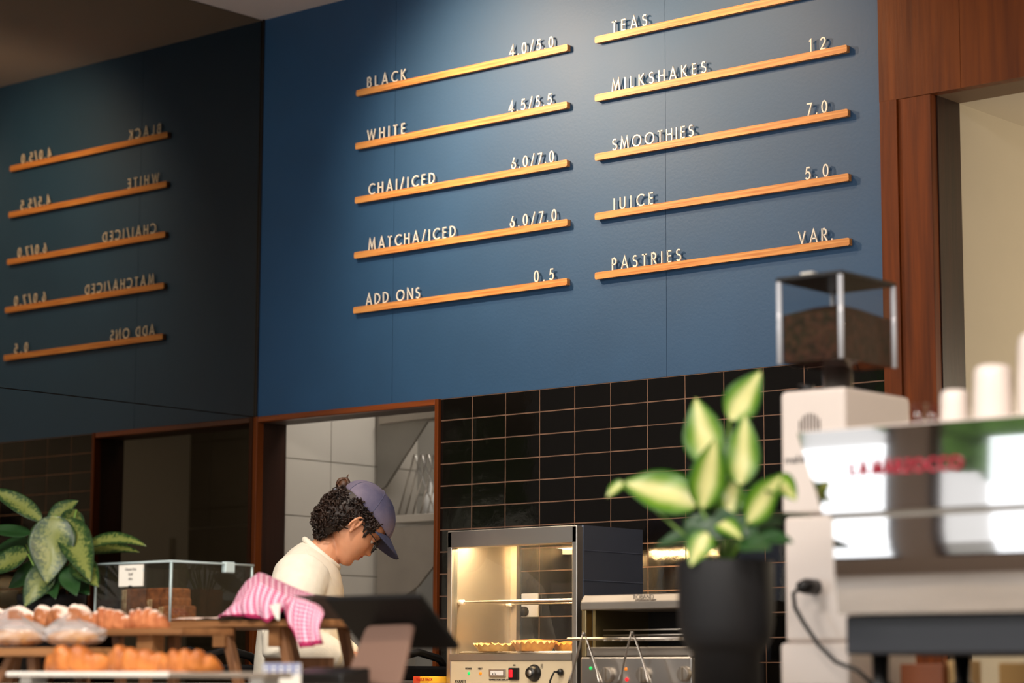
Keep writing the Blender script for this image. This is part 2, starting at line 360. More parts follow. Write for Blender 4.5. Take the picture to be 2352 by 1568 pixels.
# ------------------------------------------------------------------ menu rails with stroke letters
def arc(cx, cy, rx, ry, a0, a1, n=14): return [(cx+rx*math.cos(math.radians(a0+(a1-a0)*i/n)), cy+ry*math.sin(math.radians(a0+(a1-a0)*i/n))) for i in range(n+1)]
G = {   # width, strokes (unit cap height)
 'A': (.74, [[(.05, 0), (.37, 1), (.69, 0)], [(.17, .32), (.57, .32)]]),
 'B': (.52, [[(.06, 0), (.06, 1)], [(.06, .94), (.24, .94)]+arc(.24, .745, .19, .195, 90, -90)+[(.06, .55)], [(.24, .55)]+arc(.25, .305, .23, .245, 90, -90)+[(.06, .06)]]),
 'C': (.74, [arc(.5, .5, .44, .45, 48, 312, 22)]),
 'D': (.68, [[(.06, 0), (.06, 1)], [(.06, .94)]+arc(.2, .5, .42, .44, 90, -90, 18)+[(.06, .06)]]),
 'E': (.46, [[(.06, 0), (.06, 1)], [(.06, .94), (.44, .94)], [(.06, .53), (.42, .53)], [(.06, .06), (.44, .06)]]),
 'H': (.64, [[(.06, 0), (.06, 1)], [(.58, 0), (.58, 1)], [(.06, .53), (.58, .53)]]),
 'I': (.12, [[(.06, 0), (.06, 1)]]),
 'J': (.26, [[(.2, 1), (.2, .1)]+arc(.08, .08, .12, .16, 0, -80, 6)]),
 'K': (.6, [[(.06, 0), (.06, 1)], [(.52, 1), (.08, .5)], [(.16, .56), (.57, 0)]]),
 'L': (.42, [[(.06, 0), (.06, 1)], [(.06, .06), (.4, .06)]]),
 'M': (.86, [[(.05, 0), (.16, 1), (.43, .16), (.7, 1), (.81, 0)]]),
 'N': (.7, [[(.06, 0), (.06, 1), (.64, 0), (.64, 1)]]),
 'O': (.96, [arc(.48, .5, .43, .45, 0, 360, 28)]),
 'P': (.5, [[(.06, 0), (.06, 1)], [(.06, .94), (.22, .94)]+arc(.22, .7, .22, .24, 90, -90)+[(.06, .46)]]),
 'R': (.54, [[(.06, 0), (.06, 1)], [(.06, .94), (.22, .94)]+arc(.22, .7, .22, .24, 90, -90)+[(.06, .46)], [(.22, .46), (.5, 0)]]),
 'S': (.5, [arc(.25, .735, .18, .21, 40, 235, 12)+arc(.25, .29, .2, .235, 75, -150, 14)]),
 'T': (.5, [[(.25, 0), (.25, 1)], [(.01, .94), (.49, .94)]]),
 'U': (.6, [[(.06, 1)]+arc(.3, .3, .24, .25, 180, 360, 14)+[(.54, 1)]]),
 'V': (.7, [[(.05, 1), (.35, .03), (.65, 1)]]),
 'W': (1.04, [[(.04, 1), (.28, .05), (.52, .9), (.76, .05), (1.0, 1)]]),
 'Z': (.56, [[(.06, .94), (.5, .94), (.06, .06), (.52, .06)]]),
 '0': (.54, [arc(.27, .5, .21, .45, 0, 360, 26)]),
 '1': (.3, [[(.22, 0), (.22, .98), (.06, .86)]]),
 '2': (.54, [arc(.27, .71, .2, .235, 165, -25, 14)+[(.07, .06), (.5, .06)]]),
 '4': (.58, [[(.4, 0), (.4, .97), (.06, .26), (.54, .26)]]),
 '5': (.52, [[(.44, .94), (.17, .94), (.11, .55)]+arc(.23, .33, .22, .27, 110, -145, 16)]),
 '6': (.54, [[(.35, .99), (.1, .42)], arc(.27, .3, .21, .245, 0, 360, 22)]),
 '7': (.52, [[(.04, .94), (.47, .94), (.16, 0)]]),
 '.': (.12, [[(.06, 0), (.06, .13)]]), '/': (.42, [[(.03, -.04), (.39, 1.06)]]), ' ': (.3, [])}
def stroke_poly(mb, pts, wd, fn):
    # flat mitred band along pts, given two depths by fn(x, z, k)
    n = len(pts); Lf, Rt = [], []
    closed = n > 3 and abs(pts[0][0]-pts[-1][0])+abs(pts[0][1]-pts[-1][1]) < 1e-6
    for i in range(n):
        a = pts[i-1] if i else (pts[-2] if closed else None); b = pts[i+1] if i < n-1 else (pts[1] if closed else None); c = pts[i]
        d1 = V((c[0]-a[0], c[1]-a[1])).normalized() if a else None; d2 = V((b[0]-c[0], b[1]-c[1])).normalized() if b else None
        d1 = d1 or d2; d2 = d2 or d1; t = (d1+d2)
        t = t.normalized() if t.length > 1e-3 else d1
        nn = V((-t.y, t.x)); k = min(1/max(.35, nn.dot(V((-d1.y, d1.x)))), 2.6)*wd/2
        Lf.append((c[0]+nn.x*k, c[1]+nn.y*k)); Rt.append((c[0]-nn.x*k, c[1]-nn.y*k))
    for i in range(n-1):
        q = [Lf[i], Lf[i+1], Rt[i+1], Rt[i]]
        mb.prism([fn(x, z, 0) for x, z in q], [fn(x, z, 1) for x, z in q])
def word(txt, parent, mt, org, ux, uz, un, size, x1, name='letter', depth=.005, wd=.11, one=None):
    # letters from org along ux, ending at length x1 (letter gap fitted); one mesh per letter unless one is given
    tot = sum(G[c][0] for c in txt)*size; gap = (x1-tot)/max(1, len(txt)-1); x = 0
    for c in txt:
        if G[c][1]:
            mb = one or MB()
            for st in G[c][1]:
                stroke_poly(mb, st, wd, lambda a, b, k: V(org)+V(ux)*(x+a*size)+V(uz)*(b*size)-V(un)*(depth*k))
            if not one: mb.build(name, mt, parent)
        x += G[c][0]*size+gap
ROWS = [('BLACK', 843, 932, '4.0/5.0', 1170, 1271, (818, 213), (1303, 110)), ('WHITE', 843, 930, '4.5/5.5', 1168, 1268, (816, 335), (1302, 241.5)),
        ('CHAI/ICED', 846, 998, '6.0/7.0', 1174, 1272, (815, 460.5), (1302, 373.5)), ('MATCHA/ICED', 846, 1046, '6.0/7.0', 1171, 1278, (813, 587), (1303, 510)),
        ('ADD ONS', 840, 964, '0.5', 1226, 1272, (811, 712), (1302, 647)),
        ('TEAS', 1405, 1486, '', 0, 0, (1366, 92), (1943, -40)), ('MILKSHAKES', 1405, 1622, '12', 1857, 1897, (1366, 226), (1945, 110)),
        ('SMOOTHIES', 1406, 1593, '7.0', 1852, 1900, (1366, 360), (1947, 259)), ('JUICE', 1406, 1500, '5.0', 1849, 1903, (1366, 496), (1949, 407.5)),
        ('PASTRIES', 1405, 1564, 'VAR.', 1833, 1912, (1366, 631), (1951, 557))]
SY, SH = -.020, .0235
for k, (wa, a0, a1, pr, p0, p1, e0, e1) in enumerate(ROWS):
    A, B = P(*e0, SY), P(*e1, SY); z = (A.z+B.z)/2 if k != 5 else A.z; x0, x1 = A.x, B.x
    side = 'left' if k < 5 else 'right'
    lab = f'oak menu rail with white lettering {wa}' + (f' and {pr}' if pr else '')
    t = thing('menu_rail', lab, 'menu rail', ((x0+x1)/2, 0, z-SH/2), 'menu rails on the blue wall')
    c = .005; h = SH/2
    pol = [(x0+c, z-h), (x1-c, z-h), (x1-c*.3, z-h+c*.3), (x1, z-h+c), (x1, z+h-c), (x1-c*.3, z+h-c*.3), (x1-c, z+h), (x0+c, z+h), (x0+c*.3, z+h-c*.3), (x0, z+h-c), (x0, z-h+c), (x0+c*.3, z-h+c*.3)]
    mb = MB(); mb.ext(pol, SY, SY+.006).box(x0+.003, x1-.003, SY+.006, 0, z-h+.002, z+h-.0005)
    mb.build('rail', M['slat'], t)
    ly = SY+.0062
    for txt, q0, q1, nm in ((wa, a0, a1, 'letter'), (pr, p0, p1, 'numeral' if pr != 'VAR.' else 'letter')):
        if not txt: continue
        fx = P(q0, e0[1]+(q0-e0[0])*(e1[1]-e0[1])/(e1[0]-e0[0])-14, ly).x; ex = P(q1, e0[1]+(q1-e0[0])*(e1[1]-e0[1])/(e1[0]-e0[0])-14, ly).x
        size = .0405
        word(txt, t, M['white_letter'], (fx, ly, z+h+.0012), (1, 0, 0), (0, 0, 1), (0, 1, 0), size, ex-fx, nm, -.004)

# ------------------------------------------------------------------ benches and counter
BT = .97; CT = 1.036
bw = wood('bench_oak', (120, 86, 54), (92, 62, 38), 'X')
t = thing('back_bench', 'stainless back bench under the black tiles carrying the pie warmer', 'bench', (1.7, -.33, 0))
MB().box(.95, JX, -.72, -.024, BT-.04, BT).build('worktop', M['steel_dull'], t, bevel=.004)
mb = MB(); 
for i in range(4): 
    xx = .97+i*.49
    MB().box(xx, xx+.47, -.68, -.05, .1, BT-.04).build('cupboard', M['black_matte'], t)
MB().box(.97, JX-.02, -.62, -.05, 0, .1).build('plinth', M['black'], t)
t = thing('side_bench', 'dark bench along the mirror carrying the contact grill', 'bench', (.33, -1.0, 0))
MB().box(.0, .62, -1.85, -.03, BT-.04, BT).build('worktop', M['steel_dark'], t, bevel=.004)
MB().box(.02, .58, -1.8, -.05, 0.0, BT-.04).build('carcass', M['black_matte'], t)
t = thing('front_counter', 'long serving counter carrying pastries, tablet and coffee machine', 'counter', (3.7, -2.2, 0))
MB().box(.95, 6.3, -2.82, -1.35, CT-.045, CT).build('counter_top', mat('pale_stone_top', (150, 138, 124), .4, var=.1), t, bevel=.005)
MB().box(1.1, 6.2, -2.75, -1.5, .1, CT-.045).build('carcass', wood('counter_timber', (104, 66, 40), (76, 46, 28), 'Z'), t)
MB().box(1.15, 6.15, -2.7, -1.55, 0, .1).build('plinth', M['black'], t)

# ------------------------------------------------------------------ stainless unit and drying rack inside the opening
KS = .62
t = thing('stainless_shelf_unit', 'grey stainless shelf unit with angled side sheets inside the opening', 'shelf unit', (.7, KS, 0))
def sheet(name, px, Y, th_, m, par, bevel=.001):
    q = [P(a, b, Y) for a, b in px]; mb = MB(); mb.prism(q, [p+V((0, th_, 0)) for p in q]); return mb.build(name, m, par, bevel=bevel)
sheet('upper_sheet', [(866, 935), (1030, 915), (1004, 962), (981, 968), (884, 1118), (866, 1128)], KS, .012, M['steel_dark'], t)
sheet('hood_front', [(870, 974), (1030, 955), (1030, 940), (870, 958)], KS-.012, .012, M['steel_dull'], t)
sheet('lower_sheet', [(866, 1215), (1040, 1200), (1040, 1243), (960, 1345), (866, 1420)], KS, .012, M['steel_dull'], t)
q0, q1 = P(905, 1192, KS-.02), P(1045, 1180, KS-.02)
MB().box(q0.x, q1.x+.1, KS-.02, KY-.01, q1.z-.022, q1.z+.008).build('shelf', M['steel'], t, bevel=.003)
MB().box(.62, .64, KS+.03, KS+.05, 0, q1.z-.03).build('leg', M['steel'], t); MB().box(1.2, 1.22, KS+.03, KS+.05, 0, q1.z-.03).build('leg', M['steel'], t)
zs = q1.z+.010
t = thing('wire_rack', 'wire drying rack with pointed hoops on the stainless shelf', 'rack', (.9, KS+.1, zs))
for i in range(5):
    ax = P(953+15*i, 1043, KS+.12); yy = KS+.12+.0*i
    bl = P(913+17*i, 1180, KS+.12).x; br = P(1002+22*i, 1180, KS+.12).x
    ap = V((ax.x, yy, ax.z)); e = .010
    MB().tube([(bl, yy, zs), (ap.x-.014, yy, ap.z-.035), (ap.x-.006, yy, ap.z-.006), (ap.x, yy, ap.z), (ap.x+.006, yy, ap.z-.006), (ap.x+.014, yy, ap.z-.035), (br, yy, zs)], .0032, 8).build('hoop', M['steel'], t, smooth=True)
MB().tube([(P(905, 1180, KS+.12).x, KS+.12, zs+.003), (1.2, KS+.12, zs+.003)], .003).build('base_rod', M['steel'], t, smooth=True)
t = thing('squeeze_bottle', 'pale squeeze bottle standing behind the wire rack', 'bottle', (P(990, 1180, KS+.25).x, KS+.25, zs))
c = t.location
MB().lathe([(.0, zs), (.026, zs), (.028, zs+.08), (.018, zs+.1), (.008, zs+.105), (.004, zs+.15)], (c.x, c.y, 0), 20).build('body', M['white_plastic'], t, smooth=True)

# ------------------------------------------------------------------ pie warmer
WY = -.55
a0, a1, b0 = P(1027, 1222, WY), P(1325, 1203, WY), P(1475, 1217, WY+.321)
x0, x1, y0, y1, zt = a0.x, a1.x, WY, WY+.321, (a0.z+a1.z)/2
zb = BT+.012; zp = P(1180, 1507, WY).z; gl = P(1040, 1250, WY).x
t = thing('pie_warmer', 'stainless heated pie warmer with sliding glass doors and lit interior', 'pie warmer', ((x0+x1)/2, (y0+y1)/2, BT))
fr = .020
MB().box(x0, x0+fr, y0, y0+.03, zb, zt-.002).build('frame_post', M['steel'], t, bevel=.003)
MB().box(x1-fr, x1, y0, y0+.03, zb, zt-.002).build('frame_post', M['steel'], t, bevel=.003)
zh = P(1180, 1252, WY).z
mb = MB(); mb.extx([(y0, zh), (y0, zt), (y1, zt), (y1, zt-.03), (y0+.05, zt-.03), (y0+.05, zh)], x0+.001, x1-.001); mb.build('top_hood', M['steel'], t, bevel=.003)
mb = MB().box(x1-.006, x1+.001, y0+.03, y1, zb, zt+.001)
for zz in (zt-.075, zt-.165): mb.tube([(x1+.0005, y0+.03, zz), (x1+.0005, y1, zz)], .0025, 8)
mb.build('side_panel', M['steel_blue'], t)
MB().box(x0+.001, x0+.006, y0+.03, y1, zb, zt-.001).build('side_panel', M['steel_dull'], t)
MB().box(x0+.02, x1-.006, y1-.02, y1, zb, zp+.01).box(x0+.006, x0+.03, y1-.02, y1, zp, zt-.03).box(x1-.03, x1-.006, y1-.02, y1, zp, zt-.03).build('back_frame', M['steel'], t)
MB().box(x0+.03, x1-.03, y1-.012, y1-.008, zp+.01, zt-.03).build('back_glass', M['glass'], t)
MB().box(x0+.006, x1-.006, y0+.02, y1-.02, zp-.02, zp).build('floor_plate', M['steel_dull'], t)
xm = (x0+x1)/2
for (xa_, xb_, yy) in ((x0+fr, xm+.03, y0+.014), (xm-.03, x1-fr, y0+.022)):
    g = MB().box(xa_+.001, xb_-.001, yy, yy+.004, zp+.008, zh+.004).build('sliding_door', M['glass'], t)
    MB().box(xa_, xa_+.006, yy-.002, yy+.006, zp+.008, zh+.004).build('door_edge', M['acrylic'], g); MB().box(xb_-.006, xb_, yy-.002, yy+.006, zp+.008, zh+.004).build('door_edge', M['acrylic'], g)
MB().box(x0+.03, x1-.03, y0+.06, y0+.085, zt-.05, zt-.032).build('heat_lamp', mat('warm_tube', (255, 214, 150), emit=38), t)
light('warmer_light', 'AREA', (xm, y0+.11, zt-.034), (xm, y0+.13, 1), 5, (1, .76, .42), shape='RECTANGLE', size=.44, size_y=.05)
def wire_shelf(zz, par, nm):
    mb = MB()
    for yy in (y0+.05, y1-.04): mb.tube([(x0+.012, yy, zz), (x1-.012, yy, zz)], .003, 6)
    for i in range(27): xx = x0+.02+i*(x1-x0-.04)/26; mb.tube([(xx, y0+.05, zz+.003), (xx, y1-.04, zz+.003)], .0015, 5)
    return mb.build(nm, M['steel'], par, smooth=True)
zmid = P(1180, 1380, WY+.05).z
wire_shelf(zmid, t, 'wire_shelf'); wire_shelf(zp+.012, t, 'wire_shelf')
for xx, yy in ((x0+.016, y0+.05), (x1-.016, y0+.05), (x0+.016, y1-.04), (x1-.05, y1-.04)):
    MB().tube([(xx-.008, yy, zmid), (xx+.012, yy, zmid)], .008, 12).build('shelf_clip', M['white_plastic'], t, smooth=True)
MB().box(x0+.014, x1-fr+.001, y0+.002, y0+.03, zb, zp-.012).build('control_panel', M['cream_panel'], t, bevel=.002)
MB().box(x0+.014, x1-fr, y0-.001, y0+.03, zp-.012, zp+.008).build('door_track', M['steel_dull'], t)
MB().box(x0+.02, x1-.02, y0+.02, y1-.02, BT, zb).build('foot', M['black'], t)
def dome(px, r, m, nm, Y=WY): p = P(*px, Y); MB().ball((p.x, Y+.002, p.z), (r, .004, r), 14, 8).build(nm, m, t, smooth=True)
gr, orl, rd = mat('green_lamp', (20, 170, 80), .2, emit=1.2), mat('orange_lamp', (235, 130, 30), .2, emit=.5), mat('red_lamp', (225, 25, 35), .2, emit=1.0)
dome((1076, 1546), .0055, gr, 'indicator_lamp'); dome((1103, 1546), .0055, orl, 'indicator_lamp')
p, q = P(1124, 1536, WY), P(1162, 1554, WY)
d = MB().box(p.x, q.x, WY-.004, WY+.004, q.z, p.z).build('temperature_display', M['steel'], t, bevel=.002)
MB().box(p.x+.008, q.x-.008, WY-.0045, WY, q.z+.005, p.z-.005).build('dial', M['white_plastic'], d)
MB().box(p.x+.017, p.x+.0195, WY-.005, WY, q.z+.006, p.z-.012).box(p.x+.023, p.x+.025, WY-.005, WY, q.z+.006, p.z-.010).box(p.x+.028, p.x+.0305, WY-.005, WY, q.z+.006, p.z-.013).build('reading', M['black'], d)
p, q = P(1170, 1533, WY), P(1192, 1561, WY)
d = MB().box(p.x, q.x, WY-.006, WY+.004, q.z, p.z).build('rocker_switch', M['black'], t, bevel=.002)
MB().box(p.x+.004, p.x+.018, WY-.0085, WY-.003, q.z+.008, p.z-.006).build('lit_rocker', rd, d, bevel=.002)
p = P(1221, 1545, WY-.012)
mb = MB(); mb.M = Matrix.Translation((p.x, WY+.002, p.z)) @ Matrix.Rotation(PI/2, 4, 'X'); mb.lathe([(0, 0), (.026, 0), (.026, .004), (.021, .006), (.019, .02), (.017, .024), (0, .025)], n=32)
d = mb.build('dial_knob', M['black'], t, smooth=True)
mb = MB(); mb.M = Matrix.Translation((p.x, WY-.022, p.z)) @ Matrix.Rotation(PI/2, 4, 'X'); mb.lathe([(0, 0), (.009, 0), (.009, .002), (0, .002)], n=20); mb.build('knob_cap', M['steel_dark'], d, smooth=True)
p, q, r_ = P(1284, 1543, WY-.012), P(1265, 1555, WY-.03), P(1262, 1590, WY-.02)
MB().ball((p.x, WY-.006, p.z), (.011, .010, .011), 14, 8).build('cable_gland', M['black'], t, smooth=True)
MB().tube([(p.x, WY-.012, p.z), (p.x-.01, WY-.022, p.z+.001), (q.x+.004, WY-.028, q.z+.004), (q.x-.004, WY-.028, q.z-.01), r_, (r_.x+.004, WY-.02, BT)], .0032, 8).build('cable', M['black_matte'], t, smooth=True)
ink = mat('dark_ink', (70, 62, 54), .6)
for s_, px, sz in (('POWER', (1076, 1535), .0075), ('HEAT', (1103, 1535), .0075), ('TEMPERATURE DISPLAY', (1145, 1561), .0075), ('ON', (1181, 1527), .006), ('AVANTI', (1057, 1565), .013)):
    text_mesh(s_, sz, wallM(P(*px, WY+.001)), .0008).build('lettering', ink, t)
p = P(1244, 1529, WY); MB().box(p.x-.004, p.x+.004, WY+.001, WY+.0025, p.z-.006, p.z-.0052).box(p.x-.004, p.x+.004, WY+.001, WY+.0025, p.z+.0052, p.z+.006).box(p.x-.0042, p.x-.0036, WY+.001, WY+.0025, p.z-.006, p.z+.006).box(p.x+.0036, p.x+.0042, WY+.001, WY+.0025, p.z-.006, p.z+.006).box(p.x-.001, p.x+.001, WY+.001, WY+.0025, p.z-.003, p.z+.004).build('thermometer_mark', ink, t)
# pies on the lower wire shelf
def pie(pxa, pxb, ptop, Y, label, crust, top, hgt):
    p, q = P(pxa, ptop, Y), P(pxb, ptop, Y); c = (p+q)/2; r = (q-p).length/2; z0 = zp+.017; h = P((pxa+pxb)/2, ptop, Y-r*.7).z-z0
    o = thing('pie', label, 'pie', (c.x, Y, z0), 'pies in the warmer')
    mb = MB()
    def side(u, v):
        a = 2*PI*u; k = 1+.035*math.cos(22*a)*v; rr = r*(.80+.2*v)*k if v < 1 else r*1.0*k
        return V((c.x+rr*math.cos(a), Y+rr*math.sin(a), z0+h*.82*v+.003*math.cos(22*a)*v))
    mb.grid(side, 88, 5, True); mb.add([V((c.x+r*.8*math.cos(2*PI*i/88), Y+r*.8*math.sin(2*PI*i/88), z0)) for i in range(88)], [tuple(range(88))])
    mb.build('crust', crust, o, smooth=True)
    mb = MB()
    def lid(u, v):
        a = 2*PI*u; rr = r*1.03*(1-v)+.0001; k = 1+.03*math.cos(22*a)*(1-v)
        return V((c.x+rr*k*math.cos(a), Y+rr*k*math.sin(a), z0+h*.80+h*hgt*(1-(1-v)**3)+.004*noise.noise(V((rr*40*math.cos(a), rr*40*math.sin(a), pxa)))+(.004*math.cos(22*a) if v < .2 else 0)))
    mb.grid(lid, 88, 8, True); mb.build('lid', top, o, smooth=True)
    return o
cr1 = mat('pale_crust', (226, 186, 120), .6, c2=(206, 156, 84), vscale=30, bump=.2); cr2 = mat('golden_crust', (222, 160, 76), .5, c2=(186, 116, 42), vscale=34, bump=.25)
lid2 = mat('baked_lid', (206, 130, 48), .45, c2=(164, 86, 26), vscale=40, bump=.3)
pie(1103, 1188, 1476, WY+.10, 'pale fluted pie at the left end of the warmer', cr1, cr1, .12)
pie(1188, 1266, 1470, WY+.10, 'golden domed pie in the middle of the warmer shelf', cr2, lid2, .3)
pie(1278, 1350, 1474, WY+.215, 'golden brown pie behind the right post of the warmer', cr2, lid2, .25)
t = tag(MB().box(P(1076, 1480, WY+.2).x, P(1130, 1480, WY+.2).x, WY+.16, WY+.25, zp+.017, P(1090, 1477, WY+.2).z).build('pastry_slab', mat('slab_crust', (190, 120, 56), .6, var=.2, vscale=30), bevel=.004), 'brown pastry slab behind the pale pie in the warmer', 'pastry')
# wall socket seen through the warmer
p, q = P(1197, 1363, -.012), P(1235, 1417, -.012)
t = thing('wall_socket', 'white wall socket on the black tiles behind the pie warmer', 'socket', ((p.x+q.x)/2, -.006, q.z))
MB().box(p.x, q.x, -.014, -.003, q.z, p.z).build('plate', M['white_plastic'], t, bevel=.004)
MB().tube([(p.x+.02, -.0145, q.z+.02), (p.x+.02, -.034, q.z+.02)], .016, 16).build('plug', M['black_matte'], t, smooth=True)

# ------------------------------------------------------------------ salamander grill with tongs
GY = -.62
p = P(1336, 1372, GY); q = P(1590, 1352, GY); gx0, gx1 = p.x, q.x; gz = P(1336, 1367, GY).z
t = thing('grill_toaster', 'stainless open fronted grill with three knobs beside the pie warmer', 'grill', ((gx0+gx1)/2, GY+.15, BT))
z1_ = P(1340, 1401, GY).z; zc = P(1340, 1508, GY).z; zf = P(1345, 1486, GY).z
mb = MB(); mb.extx([(GY-.006, z1_), (GY-.006, z1_+.022), (GY+.01, gz), (GY+.3, gz), (GY+.3, z1_)], gx0, gx1); mb.build('top_hood', M['steel_dull'], t, bevel=.003)
MB().box(gx0+.0, gx0+.016, GY, GY+.03, zc, z1_).build('front_post', mat('warm_steel', (206, 186, 140), .35, 1), t, bevel=.002)
MB().box(gx0+.03, gx0+.04, GY+.015, GY+.3, zf, z1_).build('inner_wall', mat('warm_steel_inner', (190, 170, 120), .4, 1), t)
MB().box(gx1-.016, gx1, GY, GY+.3, zc, z1_).build('side_wall', M['steel_dull'], t)
MB().box(gx0+.018, gx1-.018, GY+.27, GY+.3, zc, z1_).build('back_wall', M['black_matte'], t)
MB().box(gx0+.016, gx1-.016, GY+.002, GY+.27, zc+.002, zf).build('crumb_tray', M['steel_dull'], t, bevel=.003)
mb = MB()
for i in range(11): xx = gx0+.06+i*(gx1-gx0-.1)/10; mb.tube([(xx, GY+.03, zf+.02), (xx, GY+.26, zf+.02)], .0018, 6)
for zz in (zf+.02, zf+.035, zf+.05): mb.tube([(gx0+.05, GY+.04, zz), (gx1-.03, GY+.04, zz)], .002, 6)
mb.build('wire_grate', M['steel'], t, smooth=True)
hr = P(1440, 1466, GY-.05)
MB().tube([(gx0-.012, GY-.05, hr.z), (gx1-.01, GY-.05, hr.z)], .0042, 10).build('hanging_rail', M['steel'], t, smooth=True)
for xx in (gx0+.004, gx1-.02): MB().tube([(xx, GY+.004, hr.z), (xx, GY-.05, hr.z)], .004, 8).build('rail_bracket', M['steel'], t, smooth=True)
MB().box(gx0-.004, gx1-.0, GY-.004, GY+.3, BT+.02, zc).build('control_box', M['steel'], t, bevel=.008)
MB().box(gx0+.02, gx1-.02, GY+.03, GY+.28, BT, BT+.02).build('foot', M['black'], t)
for px_, m_, sz in (((1357, 1534), gr, .005), ((1438, 1536), orl, .005), ((1440, 1560), rd, .006)):
    p = P(*px_, GY-.004); MB().ball((p.x, GY-.005, p.z), (sz, .004, sz), 14, 8).build('indicator_lamp', m_, t, smooth=True)
for px_ in ((1390, 1549), (1472, 1549), (1566, 1547)):
    p = P(*px_, GY-.02); mb = MB(); mb.M = Matrix.Translation((p.x, GY-.003, p.z)) @ Matrix.Rotation(PI/2, 4, 'X'); mb.lathe([(0, 0), (.022, 0), (.022, .012), (.019, .016), (0, .017)], n=32).box(-.004, .004, -.02, .02, .012, .026)
    mb.build('control_knob', M['steel_dull'], t, bevel=.001)
mbx = MB()
text_mesh('ROBAND', .018, wallM(P(1478, 1371, GY-.006)), .001).build('embossed_lettering', M['steel_dull'], t)
def tongs(px, l, rr, label):
    c = P(*px, GY-.066); o = thing('tongs', label, 'tongs', (c.x, c.y, c.z-.13), 'tongs hanging on the grill rail')
    for sgn, dx in ((-1, l), (1, rr)):
        mb = MB(); pts, rs = [], []
        for i in range(9):
            u = i/8; pts.append(c+V((dx*u*(1.15-.15*u), sgn*.004, .006-.15*u))); rs.append(.0035+.002*u+(.005 if u > .8 else 0))
        mb.tube(pts, rs, 10, flat=.5); mb.build('arm', M['steel'], o, smooth=True)
    MB().ball(c+V((0, 0, .006)), .006, 12, 8).build('hinge', M['steel_dark'], o, smooth=True)
tongs((1341, 1460), -.05, .062, 'pair of steel tongs hanging at the left end of the grill rail')
tongs((1452, 1458), -.045, .062, 'pair of steel tongs hanging mid rail in front of the grill')
# value pack box
a, b = P(948, 1553, -.62), P(1032, 1549, -.62)
t = thing('food_box', 'orange and yellow cardboard box left of the pie warmer', 'box', ((a.x+b.x)/2-.01, -.58, BT))
xr = x0-.006
MB().box(a.x, a.x+.03, -.62, -.52, BT, a.z).build('end_band', mat('red_card', (214, 70, 30), .6), t, bevel=.002)
MB().box(a.x+.03, xr, -.62, -.52, BT, a.z).build('carton', mat('yellow_card', (240, 180, 40), .6), t, bevel=.002)
text_mesh('VALUE PACK', .012, wallM(V(((a.x+.03+xr)/2, -.6205, a.z-.010))), .0008).build('lettering', mat('red_ink', (190, 40, 20), .6), t)
# contact grills with black handles
def contact_grill(px, Y, label, sx, par=None):
    c = P(*px, Y); o = thing('contact_grill', label, 'contact grill', (c.x, Y, BT))
    z = BT
    MB().box(c.x-sx, c.x+sx, Y-.16, Y+.16, z+.015, z+.07).build('base', M['steel_dark'], o, bevel=.008)
    MB().box(c.x-sx+.01, c.x+sx-.01, Y-.15, Y+.15, z+.078, z+.125).build('lid', M['black_matte'], o, bevel=.012)
    for s_ in (-1, 1):
        xx = c.x+s_*(sx-.03)
        MB().tube([(xx, Y+.14, z+.10), (xx, Y+.08, z+.15), (xx, Y-.02, z+.17), (xx, Y-.12, z+.15), (xx, Y-.19, z+.11)], [.010, .013, .013, .012, .010], 10).build('arm', M['black'], o, smooth=True)
    MB().tube([(c.x-sx+.03, Y-.19, z+.112), (c.x+sx-.03, Y-.19, z+.112)], .011, 14).build('handle', M['steel'], o, smooth=True)
    for a_ in (-1, 1):
        for b_ in (-1, 1): MB().tube([(c.x+a_*(sx-.03), Y+b_*.13, z), (c.x+a_*(sx-.03), Y+b_*.13, z+.016)], .012, 10).build('foot', M['black'], o)
contact_grill((488, 1500), -1.0, 'black contact grill with steel bar handle left of the person', .12)
contact_grill((905, 1500), -.27, 'second black contact grill between the person and the boxes', .16)

# ------------------------------------------------------------------ the person
PD0 = 7.45; NV = V((-math.sin(YAW), math.cos(YAW), 0)); AV = V((math.cos(YAW), math.sin(YAW), 0)); S_ = PD0/(F_PX*math.cos(PITCH))
def Q(px, py, o=0):
    d = ray(px, py); return CAM + d*(PD0/d.dot(NV)) + NV*o
class Head:
    pass
psi = math.radians(17); pit = math.radians(45)
fw_h = AV*math.cos(psi) + NV*math.sin(psi); lf_h = NV*math.cos(psi) - AV*math.sin(psi)
f_ax = fw_h*math.cos(pit) - V((0, 0, 1))*math.sin(pit); u_ax = fw_h*math.sin(pit) + V((0, 0, 1))*math.cos(pit)
HO = Q(809, 1205, 0)
HM = Matrix(((f_ax.x, lf_h.x, u_ax.x, HO.x), (f_ax.y, lf_h.y, u_ax.y, HO.y), (f_ax.z, lf_h.z, u_ax.z, HO.z), (0, 0, 0, 1)))   # head space: x forward, y left, z up (metres)
HR = [(-.108, .066, .034, .016), (-.104, .074, .022, .026), (-.094, .082, .012, .038), (-.078, .083, -.010, .051), (-.060, .087, -.035, .060), (-.040, .089, -.062, .066), (-.015, .088, -.084, .071),
      (.010, .085, -.094, .074), (.030, .092, -.097, .076), (.060, .091, -.096, .077), (.090, .079, -.088, .070), (.112, .055, -.066, .053), (.126, .024, -.034, .026)]
def hinterp(u):
    for a, b in zip(HR, HR[1:]):
        if a[0] <= u <= b[0]:
            t = (u-a[0])/(b[0]-a[0]); return [a[i]+(b[i]-a[i])*t for i in (1, 2, 3)]
    return list(HR[0][1:] if u < HR[0][0] else HR[-1][1:])
def gs(x, s): return math.exp(-(x/s)**2)
